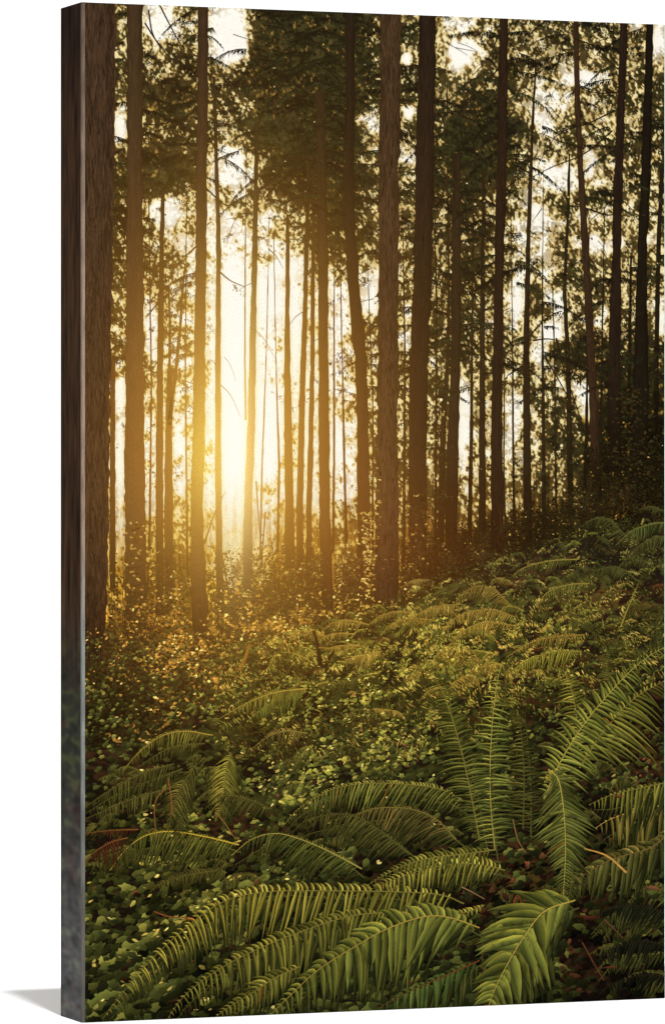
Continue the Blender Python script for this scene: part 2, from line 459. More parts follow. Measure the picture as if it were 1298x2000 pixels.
CENTRE_BOLE = [(20, 742, 784), (200, 741, 781), (350, 738, 778), (500, 738, 778), (700, 737, 777), (850, 736, 775), (1000, 733, 778), (1100, 732, 778), (1170, 731, 778), (1212, 737, 774)]
LEFT_BOLE = [(-5, 150, 228), (300, 150, 224), (500, 150, 221), (650, 150, 217), (800, 150, 214), (1000, 150, 213), (1150, 150, 211), (1290, 150, 200)]
def bole_mask(U, V):
    m = np.zeros(U.shape); vv = V[:, 0]
    for rows in [t[0] for t in TREES] + [CENTRE_BOLE, LEFT_BOLE]:
        a = np.array(rows, float)
        L, R_ = np.interp(vv, a[:, 0], a[:, 1]), np.interp(vv, a[:, 0], a[:, 2])
        ok = (vv >= a[0, 0]) & (vv <= a[-1, 0])
        m = np.maximum(m, ((U > L[:, None]) & (U < R_[:, None])) * ok[:, None] * np.clip((R_ - L) / 12, .3, 1)[:, None])
    return m

_nr = np.random.default_rng(77)
_NA = uniform(blur((680, 400), 1.2, 1.0, _nr) + .9 * blur((680, 400), 3.2, 2.2, _nr) + .8 * blur((680, 400), 8, 5, _nr))
_NB = uniform(blur((680, 400), 2.0, 1.5, _nr) + .8 * blur((680, 400), 12, 7, _nr))
def patch(N, u, v):
    return N[np.clip((v / 3).astype(int), 0, 679), np.clip(((u - 140) / 3).astype(int), 0, 399)]

def field(px, u0, u1, v0, v1):
    return np.meshgrid(np.arange(u0, u1 + px, px), np.arange(v0, v1 + px, px))

def backdrop_sheet():
    """light sky and far foliage of the forest, dappled"""
    px = 2.0
    U, V = field(px, 152, 1304, -6, 1330)
    S = U.shape
    r = np.random.default_rng(11)
    g = gap_at(U, V) * 1.0 + .50 * np.exp(-.5 * (((U - 555) / 125) ** 2 + ((V - 770) / 210) ** 2)) + .22 * np.exp(-.5 * (((U - 290) / 70) ** 2 + ((V - 930) / 130) ** 2)) - .10 * (1 - smooth(V, 0, 420)) * (gap_at(U, V) < .6) - .10 * np.exp(-.5 * (((U - 560) / 170) ** 2 + ((V - 400) / 90) ** 2))
    gc = 0 * g
    for (cx, cy, sx, sy, a) in CLEAR: gc = gc + min(a, 1) * np.exp(-.5 * (((U - cx) / sx) ** 2 + ((V - cy) / sy) ** 2)); g = g + a * np.exp(-.5 * (((U - cx) / sx) ** 2 + ((V - cy) / sy) ** 2))
    for (cx, cy, sx, sy, a) in DARKS: g = g - a * np.exp(-.5 * (((U - cx) / sx) ** 2 + ((V - cy) / sy) ** 2))
    g = np.clip(g, 0, 1) * (1 - .10 * smooth(U, 700, 900))
    c0 = .60 * blur(S, 16, 5, r) + .75 * blur(S, 8, 3.2, r)
    # boughs droop away on both sides of their trunks
    way = np.sin(np.arange(S[1]) / 26.0 + 1.2 * np.sin(np.arange(S[1]) / 61.0)) * 22
    clumps = np.stack([np.roll(c0[:, q], int(way[q])) for q in range(S[1])], 1)
    n = 1.45 * blur(S, .62, .8, r) + .95 * blur(S, 1.1, 1.7, r) + .5 * blur(S, 2.2, 3.0, r) + 1.0 * clumps
    # needles hang in slanting strokes
    k0 = np.arange(S[1])[None, :] + 0 * np.arange(S[0])[:, None]
    a1 = blur(S, .7, 4.0, r)
    edgy = 0
    sh1 = ((np.arange(S[0]) * .55).astype(int)); sh2 = ((np.arange(S[0]) * .4).astype(int))
    d1 = np.stack([np.roll(a1[q], sh1[q] % S[1]) for q in range(S[0])])
    a2 = blur(S, .7, 4.0, r)
    d2 = np.stack([np.roll(a2[q], -sh2[q] % S[1]) for q in range(S[0])])
    n = n + .75 * np.where(np.sin(np.arange(S[1]) / 19.0)[None, :] > 0, d1, d2) + .45 * np.maximum(d1, d2)
    n = uniform(n)
    t = n - (1 - g * .93)
    clear = smooth(gc, .45, .9) * (1 - .8 * smooth(V, 960, 1080))
    b = smooth(t, -.11, .16)
    b = np.clip(b + clear * .6, 0, 1)
    halo = gausf(b, 6.0)
    fine = blur(S, .8, .8, r)
    big = uniform(blur(S, 22, 18, r))
    tone = uniform(.7 * blur(S, 6, 5, r) + .8 * blur(S, 1.6, 1.8, r))
    dk = lin((18, 15, 9)) * (1 - tone[..., None]) + lin((62, 52, 26)) * tone[..., None]
    dk = dk * (1 - .5 * big[..., None]) + lin((44, 50, 26)) * (.5 * big[..., None])
    deep = smooth(U, 1080, 1230)[..., None] * smooth(V, 640, 860)[..., None]
    dk = dk * (1 - .74 * deep)
    dk = dk * (1 + .38 * np.clip(fine, -2, 2)[..., None])
    low = smooth(V, 1060, 1200)[..., None]
    dk = dk * (1 - .25 * low)
    m = np.clip(halo * 1.0, 0, 1)[..., None] * (1 - .7 * deep)
    hz = lin((140, 108, 56))
    col = dk * (1 - .40 * m) + hz * (.40 * m) * (.6 + .7 * tone[..., None])
    def mixin(col, c, k): return col * (1 - k) + c * k
    bb = b[..., None]
    col = mixin(col, lin((150, 116, 54)), smooth(bb, 0, .35))
    col = mixin(col, lin((206, 172, 96)), smooth(bb, .25, .60))
    col = mixin(col, lin((240, 222, 165)), smooth(bb, .5, .9))
    w = smooth(bb, .8, 1.0) * smooth(gausf(b, 2.2)[..., None], .62, .98)
    col = mixin(col, lin((251, 246, 232)), w)
    col = mixin(col, lin((251, 246, 234)), clear[..., None] * smooth(gausf(b, 2)[..., None], .5, .9))
    # a second, paler and finer layer of far leaves inside the bright gaps
    far = uniform(1.2 * blur(S, .7, .8, r) + 1.0 * blur(S, 1.6, 1.6, r) + .5 * d2 + .9 * blur(S, 7, 5, r))
    fm = smooth(far, .52, .80)[..., None] * (1 - .93 * clear[..., None]) * smooth(bb, .3, .8)
    near0 = np.exp(-.5 * (((U - 480) / 200) ** 2 + ((V - 800) / 330) ** 2))[..., None]
    fc = lin((158, 132, 74)) * (1 - near0) + lin((206, 160, 78)) * near0
    col = mixin(col, fc * (.6 + .8 * tone[..., None]), fm * .70 * (1 - .70 * near0))
    # golden fringe where the glare creeps round trunks and needles
    near = np.exp(-.5 * (((U - 460) / 300) ** 2 + ((V - 820) / 420) ** 2))[..., None]
    bm = bole_mask(U, V)
    fr_ = np.clip(gausf(bm, 2.2) * 1.7 + .5 * gausf(bm, 6), 0, 1)[..., None]
    leaf_edge = (1 - smooth(gausf(b, 3)[..., None], .55, .98))
    fringe = np.clip(fr_ + .45 * leaf_edge * (.35 + .65 * near), 0, 1) * (.35 + .5 * near)
    col = col * (1 - fringe * np.array([.05, .17, .55]))
    # fine vertical twigs in front of the low sky
    tw = smooth(V, 900, 1110)[..., None]
    stems = smooth(blur(S, .8, 22, r) + .5 * blur(S, .8, 3, r), .1, 1.2)[..., None]
    col = mixin(col, lin((150, 104, 40)), tw * stems * .75)
    col = mixin(col, lin((206, 158, 60)) * (.4 + .8 * tone[..., None]), tw * .5 * (.25 + .75 * bb))
    col = np.clip(col, 0, 1) * (1 - smooth(V, 960, 1120)[..., None] * np.array([.02, .10, .45]))
    s = Ink()
    i = np.arange(U.size).reshape(S)
    f = np.stack([i[:-1, :-1], i[:-1, 1:], i[1:, 1:], i[1:, :-1]], -1).reshape(-1, 4)
    s.add(U.ravel(), V.ravel(), 0, col.reshape(-1, 3), f)
    s.build('printed_sky_and_leaves', label='printed bright evening sky dappled through dark conifer leaves')
backdrop_sheet()

# ---- shape of the printed hillside: v of its skyline for every u
HX = [150, 215, 300, 400, 480, 560, 640, 720, 800, 880, 960, 1040, 1120, 1200, 1310]
HYV = [1235, 1235, 1250, 1262, 1245, 1225, 1205, 1180, 1140, 1108, 1085, 1060, 1030, 1012, 1000]
def hill(u): return np.interp(u, HX, HYV)

def ground_sheet():
    px = 2.5
    U, T = np.meshgrid(np.arange(152, 1306, px), np.linspace(0, 1, 420))
    r = np.random.default_rng(21)
    H = hill(U) + 7 * np.sin(U / 17.0) + 5 * np.sin(U / 7.3 + 1)
    V = H + (2006 - H) * T
    S = U.shape
    n1 = uniform(blur(S, 2.0, 1.4, r) + .8 * blur(S, 5, 3, r) + .6 * blur(S, 14, 8, r))
    n2 = uniform(blur(S, 24, 12, r)); n3 = uniform(blur(S, 1.0, .8, r))
    dark = lin((19, 13, 8)); br = lin((50, 33, 19)); gn = lin((46, 48, 20))
    n1 = n1[..., None]; n2 = n2[..., None]
    soil = br * smooth(n2, .55, .8) + gn * (1 - smooth(n2, .55, .8))
    k = smooth(n1, .35, .95)
    far = (1 - smooth(V, 1150, 1420))[..., None]
    col = dark * (1 - k) + soil * k
    col = col * (1 + .9 * far) * (.75 + .5 * n3[..., None])
    brc = np.exp(-.5 * (((U - 1200) / 130) ** 2 + ((V - 1880) / 120) ** 2))[..., None]
    col = col * (1 - .45 * brc)
    rd = np.exp(-.5 * (((U - 1030) / 90) ** 2 + ((V - 1750) / 60) ** 2))[..., None] + np.exp(-.5 * (((U - 1270) / 50) ** 2 + ((V - 1450) / 50) ** 2))[..., None] + .8 * np.exp(-.5 * (((U - 1200) / 100) ** 2 + ((V - 1170) / 25) ** 2))[..., None]
    col = col * (1 + rd * np.array([.8, 0, -.1]))
    s = Ink()
    i = np.arange(U.size).reshape(S)
    f = np.stack([i[:-1, :-1], i[:-1, 1:], i[1:, 1:], i[1:, :-1]], -1).reshape(-1, 4)
    s.add(U.ravel(), V.ravel(), 14, col.reshape(-1, 3), f)
    s.build('printed_hillside', label='printed dark earth slope rising to the right')
ground_sheet()

# ------------------------------------------------------------------ trunks
def trunk(rows, col=(52, 36, 23), z=10, bark=1.0, rim=0.0, gk=1.0, chips=0, foot=.62, name='printed_tree', label=None, fade=0, ivy=0, seed=0, group=None):
    """rows: (v, u left, u right)"""
    r = np.random.default_rng(100 + seed)
    vs, a, b = [np.array(q, float) for q in zip(*rows)]
    V = np.arange(vs[0], vs[-1] + 3, 3.0)
    n = len(V)
    ker = np.ones(15) / 15
    def sm(q):
        i = np.interp(V, vs, q); p = np.pad(i, 7, 'edge'); return np.convolve(p, ker, 'valid')
    L = sm(a); R = sm(b)
    w = float(np.mean(R - L))
    m = max(4, int(w / 1.8))
    rough = min(2.0, .035 * w + .25)
    L = L + rough * blur((n, 1), .01, 2.2, r)[:, 0] * .6
    R = R + rough * blur((n, 1), .01, 2.2, r)[:, 0] * .6
    t = np.linspace(0, 1, m + 1)
    U = L[:, None] + (R - L)[:, None] * t
    VV = np.repeat(V[:, None], m + 1, 1)
    S = U.shape
    base = lin(col)
    st = .55 * blur(S, .7, 6, r) + .45 * blur(S, 1.3, 14, r) + .35 * blur(S, .6, 1.8, r)
    # ridged bark: slanting furrows
    ph = (t[None, :] * w / 6.0 + blur(S, 1.6, 7, r) * .55)
    fur = np.abs((ph % 1) - .5) * 2
    C = base * (1 + bark * (.26 * st + .55 * (fur - .5)))[..., None]
    round_ = 1 - .35 * (np.abs(t - .42) * 2) ** 2.2
    C = C * round_[None, :, None]
    if rim:
        C = C + lin((190, 120, 60)) * (rim * np.exp(-((1 - t) / .06) ** 2))[None, :, None]
        C = C + lin((190, 120, 60)) * (rim * .6 * np.exp(-(t / .05) ** 2))[None, :, None]
    C = C * (1 - foot * smooth(V, vs[-1] - 230, vs[-1] - 20))[:, None, None]
    s = Ink()
    i = np.arange(U.size).reshape(S)
    f = np.stack([i[:-1, :-1], i[:-1, 1:], i[1:, 1:], i[1:, :-1]], -1).reshape(-1, 4)
    s.add(U.ravel(), VV.ravel(), z, np.clip(C, .001, 1).reshape(-1, 3), f)
    if chips:
        # plates and furrows of the bark
        q = r.uniform(V[0], V[-1], chips); tt = r.uniform(.03, .97, chips)
        l_, r_ = np.interp(q, V, L), np.interp(q, V, R)
        u0 = l_ + (r_ - l_) * tt
        hl = r.uniform(5, 22, chips) * (w / 50) ** .4; hw = r.uniform(.4, 1.05, chips) * (w / 50) ** .4
        an = r.normal(0, .12, chips)
        c0 = base * 1.0
        kk = np.where(r.random(chips) < .5, r.uniform(.38, .75, chips), r.uniform(1.15, 1.85, chips))
        cc = c0[None] * kk[:, None] * (1 - .5 * smooth(q, vs[-1] - 230, vs[-1] - 20))[:, None] * np.array([1, .96, .88])
        X = np.stack([np.zeros(chips), hw, hw * .8, np.zeros(chips), -hw * .9, -hw], 1); Y = np.stack([-hl, -hl * .3, hl * .5, hl, hl * .4, -hl * .4], 1)
        s.polys(np.clip(u0[:, None] + X * np.cos(an)[:, None] - Y * np.sin(an)[:, None], l_[:, None], r_[:, None]), q[:, None] + Y, z + .05 + .15 * r.random(chips), cc)
    o = s.build(name, label=label, gk=gk)
    return o

for k, (rows, col, z, label) in enumerate(TREES):
    trunk(rows, col, z + .035 * k, bark=.55 if z < 9 else .45, label=label, seed=k, chips=0 if z < 7 else (500 if k in (len(TREES) - 3, len(TREES) - 4) else 150))
trunk(CENTRE_BOLE,
      (66, 47, 30), 17.5, bark=.8, gk=.8, foot=.3, chips=1500, seed=90, label='printed thick trunk with furrowed red-brown bark in the middle of the picture')
trunk(LEFT_BOLE,
      (64, 46, 31), 18.6, bark=.6, gk=.42, rim=.06, chips=2300, seed=91, label='printed broadest trunk filling the left edge of the picture, coarse brown bark')

# ------------------------------------------------------------------ printed branches & sprays
def curve(pts, n=24):
    """Catmull-Rom through px points"""
    P = np.array(pts, float)
    P = np.vstack([2 * P[0] - P[1], P, 2 * P[-1] - P[-2]])
    out = []
    seg = len(P) - 3
    m = max(3, n // seg)
    for i in range(seg):
        p0, p1, p2, p3 = P[i:i + 4]
        t = np.linspace(0, 1, m, endpoint=(i == seg - 1))[:, None]
        out.append(.5 * (2 * p1 + (p2 - p0) * t + (2 * p0 - 5 * p1 + 4 * p2 - p3) * t ** 2 + (3 * p1 - p0 - 3 * p2 + p3) * t ** 3))
    return np.vstack(out)

br = Ink()
def bough(pts, w0, w1, col=(36, 26, 16), z=12):
    c = curve(pts, 30)
    br.strip(c[:, 0], c[:, 1], np.linspace(w0, w1, len(c)) / 2, z, lin(col))
for pts in ([(311, 8), (330, 45), (352, 85), (362, 95)], [(290, 20), (300, 70), (330, 110), (385, 160)], [(283, 45), (310, 85), (345, 115)], [(281, 150), (300, 190), (322, 203)],
            [(280, 243), (315, 243), (345, 232)], [(281, 250), (300, 280), (330, 300)], [(340, 250), (365, 285), (384, 300)], [(385, 210), (345, 245), (300, 255)],
            [(1120, 75), (1160, 92), (1200, 130), (1250, 165), (1300, 205)], [(975, 60), (955, 110), (920, 150)], [(972, 135), (940, 170), (895, 225)], [(895, 225), (930, 235), (968, 228)],
            [(1206, 180), (1170, 182), (1140, 176)], [(1200, 215), (1150, 240), (1090, 262), (1050, 320)], [(1195, 255), (1140, 300), (1080, 325), (1040, 345)], [(1134, 290), (1090, 275), (1060, 262)],
            [(740, 315), (715, 330), (690, 345)], [(975, 320), (1000, 310), (1035, 315)], [(985, 370), (1010, 350), (1030, 345)], [(1152, 410), (1190, 420), (1215, 402)],
            [(405, 370), (440, 400), (470, 395), (500, 410)], [(385, 480), (360, 500), (340, 495)], [(428, 530), (450, 548), (478, 560)],
            [(1085, 660), (1100, 720), (1150, 880), (1138, 950)], [(1065, 700), (1100, 760), (1120, 800)], [(1040, 665), (1070, 662), (1100, 668)], [(1148, 700), (1110, 690), (1100, 670)],
            [(500, 940), (505, 1010), (515, 1140), (520, 1290)], [(518, 1000), (512, 1080), (508, 1140)], [(430, 1060), (445, 1150), (460, 1225), (468, 1262)], [(400, 1060), (420, 1000), (440, 960)],
            [(280, 1100), (330, 1102), (390, 1120)], [(165, 1160), (190, 1210), (220, 1250)], [(165, 1310), (185, 1350), (182, 1395)], [(185, 1400), (190, 1450), (210, 1490)], [(290, 1100), (286, 1180), (282, 1260)],
            [(700, 1060), (720, 1100), (726, 1180)], [(540, 1230), (560, 1180), (600, 1170)], [(1190, 1040), (1180, 1080), (1195, 1120)]):
    bough(pts, 3.2, 1.2, (38, 27, 15))
# random thin twigs, denser in the undergrowth haze near the trunks
r = np.random.default_rng(31)
for k in range(420):
    if k < 170:
        u = r.uniform(165, 1290); v = r.uniform(40, 760)
        a = r.choice([-1, 1]) * r.uniform(.2, 1.1); L = r.uniform(18, 70); bend = r.uniform(-.2, .5)
        p = [(u, v), (u + math.cos(a) * L * .5 * np.sign(a), v + abs(math.sin(a)) * L * .4), (u + math.cos(a) * L * np.sign(a), v + abs(math.sin(a)) * L * (.8 + bend))]
        bough(p, r.uniform(1, 2), .6, (40, 29, 15), 12)
    else:
        u = r.uniform(215, 1200); v = hill(u) + r.uniform(-30, 10); L = r.uniform(30, 200) * (1 - .5 * (u > 800))
        d = r.normal(0, .12)
        p = [(u, v), (u + d * L * .5 + r.normal(0, 3), v - L * .5), (u + d * L + r.normal(0, 6), v - L)]
        bough(p, r.uniform(1, 2.4), .7, (54, 36, 18), 12)
br.build('printed_branches', label='printed thin bare twigs and boughs between the trunks', kind='stuff')

# ------------------------------------------------------------------ leaf polygons
def leaf_batch(s, u, v, size, ang, asp, z, col, k=6, two=True, shape=None):
    """many small irregular leaves; vertex colours vary a little from base to tip"""
    n = len(u)
    t = np.linspace(0, 2 * np.pi, k, endpoint=False)[None, :]
    rr = 1 + .28 * rng.standard_normal((n, k)).clip(-1.5, 1.5)
    if shape == 'leaf':
        rr = rr * (1 + .35 * np.cos(t))
    x = np.cos(t) * rr * size[:, None]; y = np.sin(t) * rr * (size * asp)[:, None]
    ca, sa = np.cos(ang)[:, None], np.sin(ang)[:, None]
    U = u[:, None] + x * ca - y * sa
    V = v[:, None] + x * sa + y * ca
    C = np.repeat(col[:, None, :], k, 1)
    sh = 1 - .38 * ((V - v[:, None]) / (size[:, None] + 1e-6)).clip(-1, 1)
    C = C * sh[..., None]
    s.polys(U, V, z, C)

def pick(cols, p, n, r):
    cols = np.array([lin(c) for c in cols]); i = r.choice(len(cols), n, p=np.array(p) / sum(p))
    return cols[i] * r.uniform(.75, 1.25, (n, 1))

def gap_full(u, v):
    g = gap_at(u, v)
    for (cx, cy, sx, sy, a) in CLEAR: g = g + a * np.exp(-.5 * (((u - cx) / sx) ** 2 + ((v - cy) / sy) ** 2))
    for (cx, cy, sx, sy, a) in DARKS: g = g - .6 * a * np.exp(-.5 * (((u - cx) / sx) ** 2 + ((v - cy) / sy) ** 2))
    return np.clip(g, 0, 1.2)

def canopy():
    """crisp hanging conifer sprays over the dappled backdrop"""
    r = np.random.default_rng(41)
    s = Ink()
    N = 3600
    u = r.uniform(160, 1298, N); v = r.uniform(0, 1020, N)
    g = gap_full(u, v)
    keep = r.random(N) < np.clip(1.0 - g * .95, .02, 1) * (1 - .6 * smooth(v, 700, 1000))
    u, v = u[keep], v[keep]; n = len(u)
    M = 22
    side = r.choice([-1, 1], n)
    L = r.gamma(4, 6.5, n).clip(10, 60)
    slope = r.uniform(.15, .9, n)
    t = r.random((n, M))
    cx = u[:, None] + side[:, None] * L[:, None] * (t - .5)
    cy = v[:, None] + L[:, None] * (slope[:, None] * (t - .5) + .25 * (t - .5) ** 2)
    ll = r.uniform(2.5, 9, (n, M)) * (1.1 - .5 * t); w = r.uniform(.5, 1.15, (n, M))
    an = np.pi / 2 - side[:, None] * r.normal(.5, .55, (n, M))
    cx = cx + r.normal(0, 1.8, (n, M)); cy = cy + r.normal(1.5, 2.0, (n, M))
    base = pick([(20, 17, 10), (34, 32, 16), (48, 50, 25), (70, 66, 32)], [4, 4, 2.2, .7], n, r)
    col = base[:, None, :] * r.uniform(.6, 1.35, (n, M, 1))
    deep = smooth(u, 1080, 1230) * smooth(v, 640, 860)
    col = col * (1 - .6 * deep)[:, None, None]
    cx, cy, ll, w, an, col = cx.ravel(), cy.ravel(), ll.ravel(), w.ravel(), an.ravel(), col.reshape(-1, 3)
    ca, sa = np.cos(an)[:, None], np.sin(an)[:, None]
    X = np.stack([0 * ll, ll * .35, ll, ll * .4], 1); Y = np.stack([0 * w, w, 0 * w, -w], 1)
    s.polys(cx[:, None] + X * ca - Y * sa, cy[:, None] + X * sa + Y * ca, 1 + 8.4 * r.random(len(cx)), col)
    # long feathery boughs reaching out from the trunks, needles hanging off them
    trunks_x = [265, 395, 424, 498, 561, 600, 612, 630, 684, 758, 828, 890, 942, 978, 1036, 1108, 1134, 1208, 1260, 190]
    NB = 760
    cxs = r.choice(trunks_x, NB) + r.normal(0, 3, NB); cys = r.uniform(-20, 760, NB) ** 1.0
    sd = r.choice([-1, 1], NB); Lb = r.uniform(25, 105, NB)
    ox = cxs + sd * r.uniform(0, 30, NB)
    mid = gap_full(np.clip(ox + sd * Lb * .5, 160, 1298), np.clip(cys + 10, 0, 1200))
    ok = (r.random(NB) < np.clip(1.15 - mid, .12, 1)) & (~((ox > 400) & (ox < 680) & (cys > 400)))
    for q in np.where(ok)[0]:
        M = int(Lb[q] * 1.1) + 10
        t = np.sort(r.random(M)); a0, a1 = r.uniform(-.25, .35), r.uniform(.1, .8)
        bx = ox[q] + sd[q] * Lb[q] * t; by = cys[q] + Lb[q] * (a0 * t + a1 * t ** 2)
        br_ = lin([(24, 20, 12), (34, 34, 17), (46, 48, 24), (30, 26, 14)][r.integers(0, 4)]) * r.uniform(.7, 1.2)
        ll = r.uniform(4, 13, M) * (1.05 - .6 * t) * (.5 + Lb[q] / 110)
        an = np.pi / 2 - sd[q] * r.normal(.35, .38, M)
        w = r.uniform(.5, 1.1, M)
        ca, sa = np.cos(an)[:, None], np.sin(an)[:, None]
        X = np.stack([0 * ll, ll * .35, ll, ll * .4], 1); Y = np.stack([0 * w, w, 0 * w, -w], 1)
        zz = 1.2 + 7.5 * r.random()
        s.polys(bx[:, None] + X * ca - Y * sa, by[:, None] + r.normal(0, 1.2, (M, 1)) + X * sa + Y * ca, zz + .6 * r.random(M), br_[None] * r.uniform(.6, 1.4, (M, 1)))
        s.strip(bx[::4], by[::4], np.linspace(1.0, .4, len(bx[::4])), zz + .7, lin((26, 19, 11)))
    s.build('printed_conifer_foliage', label='printed dark conifer needles hanging against the bright sky', kind='stuff')
canopy()

def sky_sparks():
    """small round out-of-focus glints of sky"""
    r = np.random.default_rng(43)
    s = Ink()
    N = 5200
    u = r.uniform(165, 1296, N); v = r.uniform(10, 1040, N)
    g = gap_full(u, v)
    keep = (g < .6) & (r.random(N) < np.clip(.05 + g * .9, 0, .6)) & (v < 1000)
    u, v = u[keep], v[keep]; n = len(u)
    size = r.gamma(2.2, .5, n).clip(.5, 2.8)
    col = pick([(240, 222, 170), (222, 190, 120), (180, 145, 75)], [2, 3, 3], n, r).clip(0, .96)
    k = 9; t = np.linspace(0, 2 * np.pi, k, endpoint=False)[None]
    U = u[:, None] + np.cos(t) * size[:, None] * r.uniform(.7, 1.2, (n, k)); V = v[:, None] + np.sin(t) * size[:, None] * r.uniform(.7, 1.3, (n, k))
    # dim rim + bright heart
    s.polys(U, V, 1.2 + 5 * r.random(n), col)
    s.build('printed_sky_glints', label='printed bright pinpoints of sky between the needles', kind='stuff')
sky_sparks()

def undergrowth():
    r = np.random.default_rng(51)
    s = Ink()
    # shrubs around and above the hill line at left/centre, gold where the sun shines through
    N = 36000
    u = r.uniform(160, 1298, N)
    top = np.interp(u, [160, 230, 300, 420, 520, 640, 760, 900, 1100, 1180, 1298], [1130, 1070, 1020, 1060, 1040, 1065, 1065, 1010, 960, 830, 800])
    bot = np.interp(u, [160, 300, 420, 520, 640, 760, 900, 1100, 1298], [1470, 1450, 1370, 1300, 1240, 1200, 1130, 1060, 1030])
    v = top + (bot - top) * r.beta(2.1, 1.3, N)
    sunny = 1.1 * np.exp(-.5 * (((u - 400) / 170) ** 2 + ((v - 1230) / 110) ** 2)) + .7 * np.exp(-.5 * (((u - 690) / 60) ** 2 + ((v - 1080) / 60) ** 2))
    dk = pick([(26, 20, 10), (44, 34, 16), (60, 46, 20), (52, 52, 22)], [4, 3, 2, 2], N, r)
    gd = pick([(130, 100, 42), (184, 144, 66), (232, 200, 122)], [5, 2.4, .7], N, r)
    ph = np.clip(.5 + .5 * np.sin(u / 21 + 2 * np.sin(v / 17)) * np.sin(v / 14 + 2 * np.sin(u / 27)), 0, 1)
    big = np.clip(.5 + .7 * np.sin(u / 47 + 1.3 * np.sin(v / 39)) * np.sin(v / 33 + 1.7 * np.sin(u / 51)), 0, 1)
    lit = (r.random(N) < sunny * .55 * ph ** 1.5 * (.25 + big) + .008)[:, None]
    shade = (.45 + 1.1 * big * ph + 1.0 * sunny)[:, None] * (1 - .45 * smooth(v, 1230, 1420) * smooth(420 - u, 0, 200))[:, None]
    col = np.where(lit, gd * .85, dk * shade)
    right = smooth(u, 1120, 1230)[:, None]
    col = col * (1 - .35 * right)
    size = (1.6 + (v - 1000).clip(0, 500) / 190) * r.uniform(.6, 1.5, N)
    z = np.where(lit[:, 0], 17 + r.random(N) * 3, 15 + r.random(N) * 3.6)
    foot = ((np.abs(u - 756) < 26) & (v < 1200)) | ((np.abs(u - 388) < 17) & (v < 1235)) | ((np.abs(u - 264) < 20) & (v < 1130)) | ((np.abs(u - 640) < 12) & (v < 1190)) | ((np.abs(u - 816) < 18) & (v < 1050)) | ((np.abs(u - 970) < 14) & (v < 1080)) | (((u < 212)) & (v < 1225))
    kp = ~(foot & (r.random(N) < .93))
    leaf_batch(s, u[kp], v[kp], size[kp], r.normal(0, .7, kp.sum()), r.uniform(.4, .75, kp.sum()), z[kp], col[kp], 6, shape='leaf')
    # ivy on the two centre boles
    for (cx, wid, v0, v1, n, gold) in ((716, 12, 1000, 1190, 260, .5), (815, 20, 960, 1130, 420, .08), (262, 18, 1020, 1240, 260, .15), (740, 9, 880, 1100, 80, .2), (1235, 40, 760, 1000, 300, .0), (485, 12, 1140, 1260, 120, .3)):
        uu = r.normal(cx, wid * .55, n); vv = r.uniform(v0, v1, n)
        g_ = (r.random(n) < gold)[:, None]
        col = np.where(g_, pick([(170, 130, 56), (210, 176, 92)], [2, 1], n, r), pick([(38, 28, 14), (60, 44, 20), (48, 46, 20)], [3, 2, 1], n, r))
        leaf_batch(s, uu, vv, r.uniform(2, 4.2, n), r.normal(.2, .6, n), r.uniform(.5, .8, n), 17.6 + r.random(n) * 1, col, 6, shape='leaf')
    s.build('printed_undergrowth', label='printed tangled shrub leaves catching gold light at the feet of the trunks', kind='stuff')
undergrowth()

